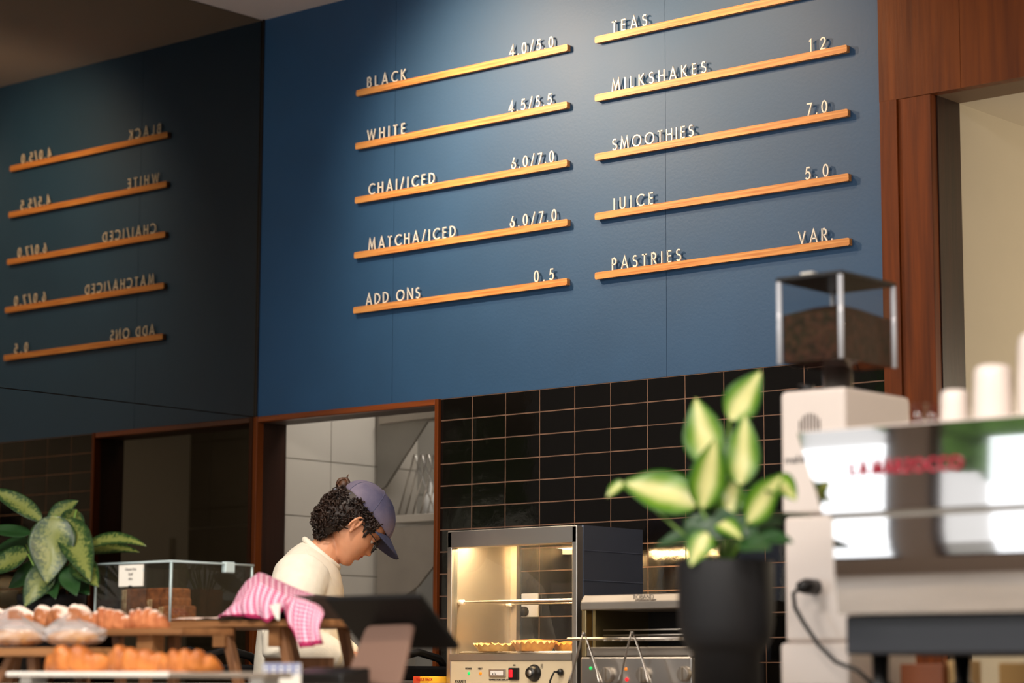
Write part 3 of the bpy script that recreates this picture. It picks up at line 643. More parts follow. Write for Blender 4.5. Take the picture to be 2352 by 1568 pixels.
def head_pt(a, u):
    F, B, W = hinterp(u); cx = (F+B)/2; rx = (F-B)/2; c, s = math.cos(a), math.sin(a)
    p = .78 if c > 0 else .95
    x = cx + rx*math.copysign(abs(c)**p, c); y = W*math.copysign(abs(s)**.9, s)
    if c > 0:
        nose = [(-.045, 0), (-.036, .006), (-.031, .021), (-.024, .024), (-.014, .018), (0, .010), (.014, .004), (.024, 0)]
        nv = 0
        for q, r in zip(nose, nose[1:]):
            if q[0] <= u <= r[0]: nv = q[1]+(r[1]-q[1])*(u-q[0])/(r[0]-q[0])
        x += nv*gs(y, .0105 if u > -.02 else .0135)
        x += .009*gs(u+.0475, .0055)*gs(y, .021) + .009*gs(u+.061, .006)*gs(y, .019) - .007*gs(u+.0545, .003)*gs(y, .02) - .004*gs(u+.073, .006)*gs(y, .02) + .005*gs(u+.092, .012)*gs(y, .018)
        x -= .010*gs(abs(y)-.032, .014)*gs(u-.008, .013)
        x += .004*gs(abs(y)-.03, .02)*gs(u-.030, .006)
        x += .004*gs(abs(y)-.045, .014)*gs(u+.02, .014)
    return V((x, y, u))
def skin_chain(pts, edges, sub=1):
    # grows a limb skeleton into mesh data: pts (pos, radius), edges (i, j)
    me = bpy.data.meshes.new('limbs'); me.from_pydata([p for p, r in pts], edges, [])
    o = bpy.data.objects.new('limbs', me); col.objects.link(o)
    o.modifiers.new('s', 'SKIN'); o.modifiers.new('d', 'SUBSURF').levels = sub
    for i, (p, r) in enumerate(pts): me.skin_vertices[0].data[i].radius = (r, r) if not isinstance(r, tuple) else r
    me.skin_vertices[0].data[0].use_root = True
    dg = bpy.context.evaluated_depsgraph_get(); ev = bpy.data.meshes.new_from_object(o.evaluated_get(dg))
    d = ([v_.co.copy() for v_ in ev.vertices], [tuple(f.vertices) for f in ev.polygons])
    bpy.data.objects.remove(o); bpy.data.meshes.remove(me); bpy.data.meshes.remove(ev); return d
body = MB()
n_ = 48
rings = []
us = [-.108, -.104, -.099, -.094, -.086, -.078, -.072, -.066, -.062, -.058, -.0545, -.051, -.0475, -.043, -.038, -.034, -.03, -.026, -.02, -.013, -.006, .001, .008, .015, .022, .03, .038, .048, .06, .075, .09, .102, .112, .12, .126]
for u in us: rings.append([HM @ head_pt(2*PI*k/n_, u) for k in range(n_)])
body.loft(rings)
# ears
for sg in (-1, 1):
    e = MB(); e.M = HM @ Matrix.Translation((-.006, sg*.076, -.012)) @ Matrix.Rotation(sg*math.radians(-22), 4, 'Z') @ Matrix.Rotation(math.radians(-10), 4, 'Y')
    rim = [(.013*math.cos(a)-.004+(.006*math.sin(a)), sg*(.010+.004*math.sin(a)), .026*math.sin(a)+.004) for a in [math.radians(x) for x in range(-60, 236, 16)]]
    e.tube(rim, [.0038]*len(rim), 8); e.ball((-.003, sg*.004, .004), (.013, .004, .024), 14, 10); e.ball((.001, sg*.007, -.021), (.007, .004, .009), 12, 8)
    e.tube([(.006, sg*.008, -.012), (-.004, sg*.010, -.006), (-.006, sg*.011, .010), (.002, sg*.011, .018)], .0032, 8)
    body.v += e.v; k = len(body.v)-len(e.v); body.f += [tuple(i+k for i in f) for f in e.f]
# neck, torso, arms, hands and legs
pel, sp1, sp2, che = Q(655, 1690), Q(672, 1560), Q(692, 1420), Q(708, 1335)
nk, nk2 = Q(740, 1268), Q(776, 1232)
rs_, re_, rw_ = Q(702, 1330, -.175), Q(672, 1482, -.25), Q(792, 1507, -.13)
ls_, le_, lw_ = Q(712, 1328, .175), Q(706, 1480, .22), Q(800, 1500, .02)
pts = [(pel, .12), (sp1, .115), (sp2, .12), (che, .085), (nk, .052), (nk2, .052), (rs_, .04), (re_, .042), (rw_, .027), (ls_, .04), (le_, .042), (lw_, .027)]
edg = [(0, 1), (1, 2), (2, 3), (3, 4), (4, 5), (3, 6), (6, 7), (7, 8), (3, 9), (9, 10), (10, 11)]
for sg in (-1, 1):
    k = len(pts); h = Q(655, 1720, sg*.09); kn = Q(668, 2030, sg*.10); an = Q(645, 2285, sg*.10)
    pts += [(h, .085), (kn, .058), (an, .04), (an+AV*.13-V((0, 0, .045)), .032)]; edg += [(0, k), (k, k+1), (k+1, k+2), (k+2, k+3)]
body.add(*skin_chain(pts, edg, 2))
def hand(wr, dr, sg):                   # palm with five bent fingers; dr = pointing direction, sg = thumb side along NV
    dr = dr.normalized(); dn = V((0, 0, -1)); dn = (dn - dr*dn.dot(dr)).normalized(); sd = NV - dr*NV.dot(dr); sd = sd.normalized()*sg
    pl = MB(); pc = wr+dr*.055
    for i in range(4):
        off = sd*(.030-.020*i); L = (.038, .043, .040, .031)[i]; b = wr+dr*(.088-.004*abs(i-1))+off
        pts = [(wr+dr*.02+off*.5, .014), (b, .0105), (b+dr*L*.85+dn*L*.5, .0088), (b+dr*L*1.15+dn*L*1.35, .0078), (b+dr*L*1.0+dn*L*2.0, .0066)]
        body.add(*skin_chain(pts, [(0, 1), (1, 2), (2, 3), (3, 4)], 1))
    tb = wr+dr*.03+sd*.028
    body.add(*skin_chain([(wr+dr*.012+sd*.01, .013), (tb, .013), (tb+dr*.032+sd*.018+dn*.014, .0105), (tb+dr*.058+sd*.012+dn*.03, .0088), (tb+dr*.076+sd*.002+dn*.04, .007)], [(0, 1), (1, 2), (2, 3), (3, 4)], 1))
    m = MB(); m.M = Matrix.Translation(pc); body.ball(pc, (.001, .001, .001), 4, 3)
    q = [wr+dr*t+sd*(.038*w_) + dn*(.013*z_) for t in (0.0, .05, .092) for w_, z_ in ((-.9, -.8), (.9, -.8), (1, .8), (-1, .8))]
    body.loft([q[0:4], q[4:8], q[8:12]])
hand(rw_, (Q(858, 1522, -.05)-rw_), 1); hand(lw_, (Q(866, 1516, -.02)-lw_), -1)
skin = mat('skin', (214, 152, 116), .5, sss=.12, var=.08, vscale=14)
# lips keep a deeper colour of their own
nn, LL = skin.node_tree.nodes, skin.node_tree.links; bs = nn['Principled BSDF']; prev = bs.inputs['Base Color'].links[0].from_socket
person_loc = V((Q(655, 1690).x, Q(655, 1690).y, 0))
mouth = HM @ V((.090, 0, -.0545)) - person_loc
tcn = nn.new('ShaderNodeTexCoord'); vd = nn.new('ShaderNodeVectorMath'); vd.operation = 'SUBTRACT'; vd.inputs[1].default_value = mouth; LL.new(tcn.outputs['Object'], vd.inputs[0])
dots = []
for ax, sc_ in ((u_ax, .0105), (lf_h, .026), (f_ax, .022)):
    dt = nn.new('ShaderNodeVectorMath'); dt.operation = 'DOT_PRODUCT'; dt.inputs[1].default_value = ax/sc_; LL.new(vd.outputs[0], dt.inputs[0]); dots.append(dt)
cb = nn.new('ShaderNodeCombineXYZ'); [LL.new(d.outputs['Value'], cb.inputs[i]) for i, d in enumerate(dots)]
ln = nn.new('ShaderNodeVectorMath'); ln.operation = 'LENGTH'; LL.new(cb.outputs[0], ln.inputs[0])
mrg = nn.new('ShaderNodeMapRange'); mrg.inputs[1].default_value = .7; mrg.inputs[2].default_value = 1.05; mrg.inputs[3].default_value = 1; mrg.inputs[4].default_value = 0; LL.new(ln.outputs['Value'], mrg.inputs[0])
mxl = nn.new('ShaderNodeMix'); mxl.data_type = 'RGBA'; LL.new(mrg.outputs[0], mxl.inputs[0]); LL.new(prev, mxl.inputs[6]); mxl.inputs[7].default_value = (*lin((164, 72, 66)), 1); LL.new(mxl.outputs[2], bs.inputs['Base Color'])
person = thing('person', 'person in cream sweatshirt and faded blue cap bending over the bench', 'person', person_loc)
body.build('body', skin, person, smooth=True, mods=[('REMESH', dict(mode='VOXEL', voxel_size=.0032, use_smooth_shade=True)), ('SMOOTH', dict(factor=.5, iterations=4))])
# eyes and lashes
for sg in (-1, 1):
    e = MB(); e.M = HM; e.ball((.0715, sg*.032, .004), .0115, 14, 10); ey = e.build('eye', mat('eye_white', (220, 210, 200), .2), person, smooth=True)
    e = MB(); e.M = HM; e.tube([(.083, sg*.020, .004), (.0875, sg*.030, .002), (.083, sg*.043, .003)], .0016, 6); e.build('eyelash', M['black'], ey, smooth=True)
    e = MB(); e.M = HM; e.ball((.0715, sg*.032, .008), .0128, 14, 10); e.build('eyelid', skin, ey, smooth=True)
    e = MB(); e.M = HM; e.tube([(.0945, sg*.016, .026), (.0925, sg*.03, .030), (.080, sg*.05, .027)], [.002, .003, .0015], 6); e.build('eyebrow', mat('brow_hair', (50, 30, 20), .7), person, smooth=True)
# sweatshirt
def ell(c, dv, hl, hw, k=2.2, n=40):
    out = []
    for i in range(n):
        a = 2*PI*i/n; ca, sa = math.cos(a), math.sin(a)
        out.append(c + dv*hl*math.copysign(abs(ca)**(2/k), ca) + NV*hw*math.copysign(abs(sa)**(2/k), sa))
    return out
TR = [((706, 1243), (772, 1294), .066, 2), ((690, 1246), (779, 1306), .098, 2), ((668, 1262), (783, 1322), .145, 2.1), ((642, 1292), (788, 1350), .205, 2.4), ((620, 1342), (790, 1395), .215, 2.5),
      ((604, 1395), (791, 1420), .205, 2.5), ((594, 1440), (788, 1455), .195, 2.4), ((586, 1510), (782, 1515), .19, 2.4), ((582, 1570), (776, 1570), .185, 2.4), ((584, 1640), (764, 1640), .18, 2.4), ((590, 1690), (752, 1690), .17, 2.4)]
sh = MB(); rg = []
for b_, f_, hw, k in TR:
    B_, F_ = Q(*b_), Q(*f_); rg.append(ell((B_+F_)/2, (F_-B_).normalized(), (F_-B_).length/2, hw, k))
sh.loft(rg)
def limb(ps, rs): 
    out = []; R_ = []
    for i in range(len(ps)-1):
        for j in range(6): t = j/6; out.append(ps[i].lerp(ps[i+1], t)); R_.append(rs[i]+(rs[i+1]-rs[i])*t)
    out.append(ps[-1]); R_.append(rs[-1]); return out, R_
def sleeve(s0, e0, w0, sg):
    up = V((0, 0, 1)); a = s0+NV*(-sg*.05)+up*.0
    p_, r_ = limb([a, s0.lerp(e0, .22), s0.lerp(e0, .62), e0+(e0-s0).normalized()*.015+(e0-w0).normalized()*.01, e0.lerp(w0, .3), e0.lerp(w0, .72), e0.lerp(w0, .93)], [.092, .086, .074, .062, .066, .056, .041])
    sh.tube(p_, r_, 20)
    for t, amp in ((.28, .007), (.45, .006), (.6, .006), (.74, .006)):       # fold rolls
        c = e0.lerp(w0, t); d = (w0-e0).normalized(); o1 = d.orthogonal().normalized(); o2 = d.cross(o1); rr = .064-.02*t
        sh.tube([c + o1*rr*math.cos(x)+o2*rr*math.sin(x)+d*.014*math.sin(x*1+t*9) for x in [2*PI*i/20 for i in range(20)]], amp, 6, closed=True)
sleeve(rs_, re_, rw_, -1); sleeve(ls_, le_, lw_, 1)
for (a, b, o0, o1, r0) in (((640, 1330), (690, 1440), -.20, -.22, .010), ((660, 1310), (735, 1420), -.19, -.20, .009), ((720, 1335), (760, 1450), -.17, -.17, .010), ((610, 1420), (640, 1540), -.16, -.19, .010), ((745, 1400), (700, 1470), -.19, -.2, .009)):
    A_, B_ = Q(*a, o0), Q(*b, o1); sh.tube([A_.lerp(B_, t/6)+NV*.012*math.sin(t) for t in range(7)], [.001, r0*.7, r0, r0, r0, r0*.7, .001], 8)
cream = mat('cream_sweatshirt', (238, 231, 216), .9, var=.05, vscale=30, bump=.12, bscale=180)
shirt = sh.build('sweatshirt', cream, person, smooth=True, mods=[('REMESH', dict(mode='VOXEL', voxel_size=.006, use_smooth_shade=True)), ('SMOOTH', dict(factor=.5, iterations=9))])
B_, F_ = Q(704, 1238), Q(776, 1299); cc = (B_+F_)/2; dv = (F_-B_).normalized(); up = dv.cross(NV); up = up if up.z > 0 else -up
MB().tube(ell(cc-up*.004, dv, (F_-B_).length/2+.003, .066, 2), [.010]*40, 10, closed=True).build('collar_rib', cream, person, smooth=True)
for w0, e0 in ((rw_, re_), (lw_, le_)):
    d = (w0-e0).normalized(); MB().tube([e0.lerp(w0, .88), e0.lerp(w0, .90), e0.lerp(w0, .99), w0+d*.004], [.036, .040, .038, .034], 20).build('cuff', cream, person, smooth=True)
# trousers and shoes (below the picture)
tr = MB()
for sg in (-1, 1):
    h = Q(655, 1700, sg*.09); kn = Q(668, 2030, sg*.10); an = Q(645, 2270, sg*.10)
    p_, r_ = limb([h+V((0, 0, .06)), h, kn, an], [.118, .115, .082, .066]); tr.tube(p_, r_, 18)
tr.build('trousers', mat('dark_trousers', (36, 36, 42), .8), person, smooth=True, mods=[('REMESH', dict(mode='VOXEL', voxel_size=.01, use_smooth_shade=True)), ('SMOOTH', dict(factor=.5, iterations=6))])
for sg in (-1, 1):
    an = Q(645, 2285, sg*.10); mb = MB(); mb.ball((0, 0, 0), (.15, .052, .05), 18, 10); mb.v = [V((an.x, an.y, .045))+AV*(p.x+.06)+NV*p.y+V((0, 0, max(-.045, p.z))) for p in mb.v]; mb.build('shoe', M['black'], person, smooth=True)
# cap
capm = mat('washed_denim', (132, 120, 136), .85, c2=(56, 60, 94), vscale=7, bump=.1, bscale=200)
cx_, cz_ = .006, .050; RX, RY, RZ = .107, .087, .093
def cap_pt(u, v):                       # u around, v from rim to crown
    a = 2*PI*u; t = v*PI/2; k = math.cos(t); fx = RX*math.cos(a)*k; 
    z = cz_+RZ*math.sin(t)**.92 + .010*(1-v)*(-math.cos(a))*.4
    return HM @ V((cx_+fx - .010*math.sin(t)*(1), RY*math.sin(a)*k, z))
mb = MB(); mb.grid(cap_pt, 48, 16, True); dome_ = mb.build('cap', capm, person, smooth=True, solid=.003)
mb = MB()
for k in range(6):
    pts = [cap_pt((k+.5)/6, j/12) for j in range(13)]; c0 = HM @ V((cx_, 0, cz_)); pts = [p+(p-c0).normalized()*.001 for p in pts]; mb.tube(pts, .0016, 6)
mb.build('seam', mat('seam_thread', (70, 72, 98), .85), dome_, smooth=True)
mb = MB(); mb.M = HM; mb.ball((cx_-.010, 0, cz_+RZ+.002), (.008, .008, .004), 12, 6); mb.build('button', capm, dome_, smooth=True)
for a in (28, -28, 88, -88):
    p = cap_pt(a/360, .62); mb = MB(); mb.ball(p, .0035, 8, 6); mb.build('eyelet', mat('eyelet_thread', (54, 56, 82), .8), dome_, smooth=True)
def brim(u, v):                         # u across -1..1, v outward
    a = (u-.5)*2*math.radians(62); ca, sa = math.cos(a), math.sin(a)
    ex = .066*(max(0, 1-abs((u-.5)*2)**2.6))
    x = cx_+RX*ca+ v*ex*(.98); y = (RY+.001)*sa*(1+.02*v)
    z = cz_ + .004 - (abs(u-.5)*2)**2*.030 - v*ex*.36 - .004*(1-ca)
    return HM @ V((x, y, z))
mb = MB(); mb.grid(brim, 30, 8); mb.build('brim', mat('brim_denim', (66, 70, 98), .85, c2=(44, 48, 74), vscale=18, bump=.1, bscale=200), dome_, smooth=True, solid=.004)
# strap and bun at the back of the cap
mb = MB(); mb.tube([Q(772, 1124, -.012), Q(778, 1134, -.028), Q(788, 1140, -.040), Q(800, 1141, -.050), Q(810, 1136, -.058)], .0085, 8, flat=.4); mb.build('strap', mat('strap_denim', (110, 116, 138), .8), dome_, smooth=True)
hairm = mat('dark_brown_hair', (44, 26, 16), .5, c2=(22, 12, 8), vscale=25, spec=.4)
hb = MB(); hb.M = HM
# hair shell over the back of the skull
def itp(tb, x):
    for p, q in zip(tb, tb[1:]):
        if p[0] <= x <= q[0]: return p[1]+(q[1]-p[1])*(x-p[0])/(q[0]-p[0])
    return tb[0][1] if x < tb[0][0] else tb[-1][1]
HB = [(-.11, .058), (-.10, .070), (-.085, .085), (-.06, .106), (-.02, .116), (.02, .115), (.056, .107)]     # hair behind the skull
HWD = [(-.10, .045), (-.06, .070), (-.02, .080), (.02, .083), (.056, .083)]
HL = [(58, .026), (70, .004), (84, .020), (92, .010), (101, -.050), (125, -.088), (150, -.102), (180, -.106)]
def hair_pt(u, v):
    a = math.radians(58)+u*math.radians(244); ad = math.degrees(a); ad = min(ad, 360-ad); uu = .058+(itp(HL, ad)-.058)*v
    c, s = math.cos(a), math.sin(a); bx = itp(HB, uu) if c < 0 else .098
    p = V((-.002+bx*math.copysign(abs(c)**.85, c), itp(HWD, uu)*math.copysign(abs(s)**.8, s), uu))
    k = 1-max(0, v-.86)/.14*.30
    p = V((p.x*k if p.x < 0 else p.x, p.y*(k+1)/2, p.z))
    return p + V((p.x, p.y, 0)).normalized()*(.003*noise.noise(p*60)-.004)
hb.grid(hair_pt, 44, 18)
rnd = random.Random(3)
for i in range(760):
    u, v = rnd.random(), min(1, rnd.random()**.85*1.03); p = hair_pt(u, v)
    e = V((p.x, p.y, p.z*.2)).normalized(); t1 = e.cross(V((0, 0, 1))).normalized(); t2 = e.cross(t1)
    ph = rnd.random()*6.3; tw = rnd.uniform(3.2, 5.6)*rnd.choice((-1, 1)); R0 = rnd.uniform(.004, .0085); di = (t2*rnd.uniform(.4, 1)+t1*rnd.uniform(-.6, .6)).normalized()
    if u < .12 or u > .88: R0 *= .55
    q = []
    for j in range(9):
        s = j/8; rr = R0*(1-.35*s); q.append(p + e*(rr*math.cos(ph+tw*s)+.002+R0*.6) + t1*rr*math.sin(ph+tw*s) + di*(.016*(s-.3)))
    hb.tube(q, [.0012, .0022, .0026, .0027, .0027, .0026, .0022, .0017, .0007], 5)
for (f_, w__, z_, l_) in ((-.090, .02, .034, .5), (-.097, -.02, .030, .7), (-.10, 0, .02, 1), (-.106, -.03, .0, .8), (-.104, .03, -.01, .8), (-.09, -.045, .025, .7)):   # stray curls
    b = V((f_-.01, w__, z_)); hb.tube([b, b+V((-.008*l_, 0, .008*l_)), b+V((-.013*l_, .003, .016*l_)), b+V((-.010*l_, .003, .024*l_)), b+V((-.004*l_, .002, .026*l_))], [.003, .003, .0025, .002, .0008], 6)
# sideburns in front of the ears
for sg in (-1, 1):
    for i in range(26):
        x_ = .020+rnd.random()*.030; z_ = .05-rnd.random()*.045; p = head_pt(0, z_); W_ = hinterp(z_)[2]
        y_ = sg*(W_*math.sqrt(max(.2, 1-(x_/.1)**2.4))+.002)
        hb.tube([V((x_+.004, y_, z_+.012)), V((x_+.001, y_+sg*.002, z_)), V((x_-.001, y_+sg*.001, z_-.014)), V((x_+.003, y_, z_-.026))], [.001, .003, .0028, .0006], 5)
hb.build('hair', hairm, person, smooth=True)
bn = MB(); bp_ = Q(790, 1113, .0)
for i in range(30):
    a = rnd.random()*6.3; b = rnd.uniform(-1, 1); rr = .020; c = bp_ + AV*(.004*rnd.uniform(-1, 1)) 
    q = [c + (AV*math.cos(a+s*2.2)+V((0, 0, 1))*math.sin(a+s*2.2)).normalized()*rr*math.sqrt(1-b*b*.8)+NV*b*.014 for s in (0, .25, .5, .75, 1)]
    bn.tube(q, [.002, .005, .006, .005, .002], 6)
bn.ball(bp_, .0185, 12, 8)
c = bp_+AV*.008+V((0, 0, .015)); bn.tube([c, c+V((0, 0, .010))+AV*.002, c+V((0, 0, .018))+AV*.006], [.003, .0025, .0008], 6)
bn.build('hair_bun', mat('brown_bun', (98, 60, 34), .5, c2=(36, 20, 12), vscale=60), person, smooth=True)
# glasses
gm = mat('dark_glasses_frame', (24, 20, 20), .3)
mb = MB(); mb.M = HM
def lens(sg): return [(.1065-.010*abs(.024*math.cos(a)+.034)/.034-.002*math.sin(a), sg*(.034+.024*math.cos(a)), -.004+.019*math.sin(a)) for a in [2*PI*i/28 for i in range(28)]]
for sg in (-1, 1):
    mb.tube(lens(sg), .0017, 8, closed=True)
mb.tube([(.105, -.011, 0), (.109, 0, .002), (.105, .011, 0)], .0015, 8)
fr_ = mb.build('glasses', gm, person, smooth=True)
for sg in (-1, 1):
    mb = MB(); mb.M = HM; mb.tube([(.090, sg*.058, .004), (.080, sg*.068, .006), (.050, sg*.078, .007), (.012, sg*.080, .008), (-.004, sg*.079, .003)], .0017, 8); mb.build('temple', gm, fr_, smooth=True)
    mb = MB(); mb.M = HM; q = lens(sg); mb.prism(q, [(a-.001, b, c) for a, b, c in q]); mb.build('lens', M['glass'], fr_)

# ------------------------------------------------------------------ potted plants
def leaf_mat(name, mid, edge, dark, lo, hi, speck):
    m = bpy.data.materials.new(name); m.use_nodes = True; n = m.node_tree.nodes; L = m.node_tree.links; b = n['Principled BSDF']
    uv = n.new('ShaderNodeUVMap'); sp = n.new('ShaderNodeSeparateXYZ'); L.new(uv.outputs[0], sp.inputs[0])
    def mth(op, a, b_=None):
        x = n.new('ShaderNodeMath'); x.operation = op
        for i, q in enumerate((a, b_)):
            if q is None: continue
            if isinstance(q, (int, float)): x.inputs[i].default_value = q
            else: L.new(q, x.inputs[i])
        return x.outputs[0]
    d = mth('MULTIPLY', mth('ABSOLUTE', mth('SUBTRACT', sp.outputs[0], .5)), 2)
    tc = n.new('ShaderNodeTexCoord'); nz = n.new('ShaderNodeTexNoise'); nz.inputs['Scale'].default_value = speck; nz.inputs['Detail'].default_value = 3; L.new(tc.outputs['Object'], nz.inputs['Vector'])
    f = mth('ADD', d, mth('MULTIPLY', mth('SUBTRACT', nz.outputs[0], .5), 1.7 if speck > 60 else .35))
    cr = n.new('ShaderNodeValToRGB'); L.new(f, cr.inputs[0]); e = cr.color_ramp.elements
    e[0].position = lo; e[0].color = (*lin(mid), 1); e[1].position = hi; e[1].color = (*lin(edge), 1); k = e.new(.97); k.color = (*lin(dark), 1)
    L.new(cr.outputs[0], b.inputs['Base Color']); b.inputs['Roughness'].default_value = .35
    b.inputs['Subsurface Weight'].default_value = .0
    tr = n.new('ShaderNodeBsdfTranslucent'); L.new(cr.outputs[0], tr.inputs[0]); ms = n.new('ShaderNodeMixShader'); ms.inputs[0].default_value = .3
    L.new(b.outputs[0], ms.inputs[1]); L.new(tr.outputs[0], ms.inputs[2]); L.new(ms.outputs[0], n['Material Output'].inputs[0]); return m
def leaf(par, root, base, tip, wd, face, m, sag=0, fold=.18, curl=0, tw=0):
    base, tip = V(base), V(tip); ln_ = (tip-base).length; face = V(face).normalized()
    ctrl = (base+tip)/2 + V((0, 0, 1))*sag*ln_ + face*curl*ln_
    def mid(t): return base*(1-t)**2+ctrl*2*t*(1-t)+tip*t*t
    def fn(u, v):
        p = mid(v); t = (mid(min(1, v+.02))-mid(max(0, v-.02))).normalized(); ac = t.cross(face).normalized(); nrm = ac.cross(t).normalized()
        a = tw*(v-.5); ac, nrm = ac*math.cos(a)+nrm*math.sin(a), nrm*math.cos(a)-ac*math.sin(a)
        w_ = wd/2*(math.sin(PI*min(1, v**.72))**.85)*(1 if v < .97 else .6)+.0006
        x = (u-.5)*2
        return p+ac*x*w_+nrm*(-fold*w_*(1-abs(x))*1.0 + .05*w_*math.sin(v*9+x*2))
    mb = MB(); mb.grid(fn, 12, 20); mb.build('leaf', m, par, smooth=True, solid=.0008)
    s = MB(); q = [root.lerp(base, i/5)+V((0, 0, .0))*i for i in range(6)]; s.tube(q, [.004, .0036, .0032, .003, .0028, .0024], 6); s.build('stem', M['stem'], par, smooth=True)
M['stem'] = mat('green_stem', (96, 130, 50), .5)
M['soil'] = mat('potting_soil', (38, 28, 20), .95, bump=.4, bscale=90)
lm1 = leaf_mat('variegated_leaf', (228, 226, 156), (104, 152, 8), (36, 92, 4), .18, .62, 18)
lm2 = leaf_mat('speckled_leaf', (134, 144, 76), (54, 84, 40), (34, 62, 30), .25, .7, 110)
lm3 = mat('dark_leaf', (30, 66, 28), .4, var=.2)
PY = -2.14
def PP(x, y, o=0.0, Y=PY): return P(x, y, Y+o)
c = P(1668, 1400, PY); rtop = (P(1788, 1300, PY)-P(1550, 1300, PY)).length/2*.757*1.0
zt_, zs_, zb_ = P(1668, 1282, PY-.08).z, P(1668, 1492, PY-.03).z, CT
t = thing('potted_plant', 'variegated dumb cane in a matte black footed pot beside the coffee machine', 'plant', (c.x, PY, CT))
rt = rtop; zm = (zt_-zs_)
MB().lathe([(rt*.72, zb_), (rt*.72, zs_-.004), (rt*.80, zs_), (rt*.93, zs_+.02), (rt*.985, zs_+.05), (rt, zs_+.09), (rt, zt_-.004), (rt*.985, zt_), (rt*.93, zt_), (rt*.92, zt_-.03), (0.001, zt_-.03)], (c.x, PY, 0), 48).build('pot', M['black_matte'], t, smooth=True)
mb = MB(); mb.lathe([(rt*.92, zt_-.05), (rt*.92, zt_-.022), (rt*.5, zt_-.016), (.001, zt_-.014)], (c.x, PY, 0), 32); mb.build('soil', M['soil'], t, smooth=True)
R0 = V((c.x, PY, zt_-.02))
for (b, o1, tp, o2, wpx, fc, m_, sag, cu) in (
    ((1606, 1160), -.03, (1424, 1112), -.10, 92, (.3, -1, .5), lm1, .12, 0), ((1432, 1108), -.10, (1394, 1142), -.12, 30, (.2, -1, .6), lm1, .2, 0),
    ((1632, 1070), .02, (1598, 914), .04, 84, (.5, -1, .2), lm1, 0, .06), ((1676, 965), .03, (1748, 852), .05, 78, (.3, -1, .2), lm1, 0, .05),
    ((1700, 1115), .01, (1712, 952), .03, 72, (.5, -1, .1), lm1, 0, .04), ((1612, 1168), -.04, (1644, 1006), -.05, 72, (.6, -1, .2), lm1, 0, .05),
    ((1716, 1200), -.04, (1796, 1092), -.06, 66, (.2, -1, .1), lm1, .06, .03), ((1760, 1110), -.03, (1828, 1150), -.04, 60, (.5, -.8, .8), lm1, .35, 0),
    ((1706, 1192), -.02, (1868, 1184), .0, 30, (0, -.4, 1), lm3, .06, 0), ((1646, 1196), -.05, (1704, 1238), -.08, 40, (.4, -1, .7), lm1, .1, 0),
    ((1626, 1222), -.07, (1586, 1300), -.11, 56, (.5, -1, .3), lm1, .12, 0), ((1632, 1214), -.03, (1504, 1256), -.06, 46, (.3, -.8, .8), lm3, .12, 0),
    ((1712, 1232), -.03, (1822, 1246), -.04, 44, (.3, -.8, .8), lm3, .1, 0), ((1690, 1140), .03, (1676, 1040), .05, 60, (.4, -1, .1), lm3, 0, 0), ((1730, 1215), .0, (1800, 1200), .03, 50, (.2, -.6, .9), lm3, .12, 0), ((1640, 1236), -.05, (1570, 1190), -.04, 56, (.3, -1, .4), lm3, .1, 0), ((1668, 1240), -.06, (1660, 1165), -.05, 66, (.4, -1, .2), lm3, 0, 0), ((1690, 1240), -.05, (1740, 1180), -.03, 56, (.4, -1, .3), lm3, .06, 0), ((1700, 1246), -.07, (1770, 1262), -.1, 44, (.3, -1, .8), lm3, .1, 0), ((1672, 1180), .0, (1690, 1090), .02, 56, (.5, -1, .1), lm1, 0, .03), ((1650, 1230), .0, (1630, 1150), .02, 60, (.4, -1, .1), lm3, .0, 0)):
    B_, T_ = PP(*b, o1), PP(*tp, o2); wd = wpx*1.2*4.88/F_PX
    leaf(t, R0, B_, T_, wd, V(fc), m_, sag, .16, cu)
LY = -1.85; c = P(118, 1400, LY); sc2 = 6.75/F_PX
t = thing('potted_plant', 'speckled green leafy plant in a black pot in front of the mirror', 'plant', (c.x, LY, CT))
zt_ = P(118, 1366, LY).z; rt = 78*sc2
MB().lathe([(rt*.8, CT), (rt*.95, zt_-.03), (rt, zt_-.02), (rt, zt_), (rt*.92, zt_), (rt*.9, zt_-.025), (.001, zt_-.025)], (c.x, LY, 0), 40).build('pot', M['black_matte'], t, smooth=True)
MB().lathe([(rt*.9, zt_-.04), (rt*.9, zt_-.02), (.001, zt_-.012)], (c.x, LY, 0), 28).build('soil', M['soil'], t, smooth=True)
R0 = V((c.x, LY, zt_-.02))
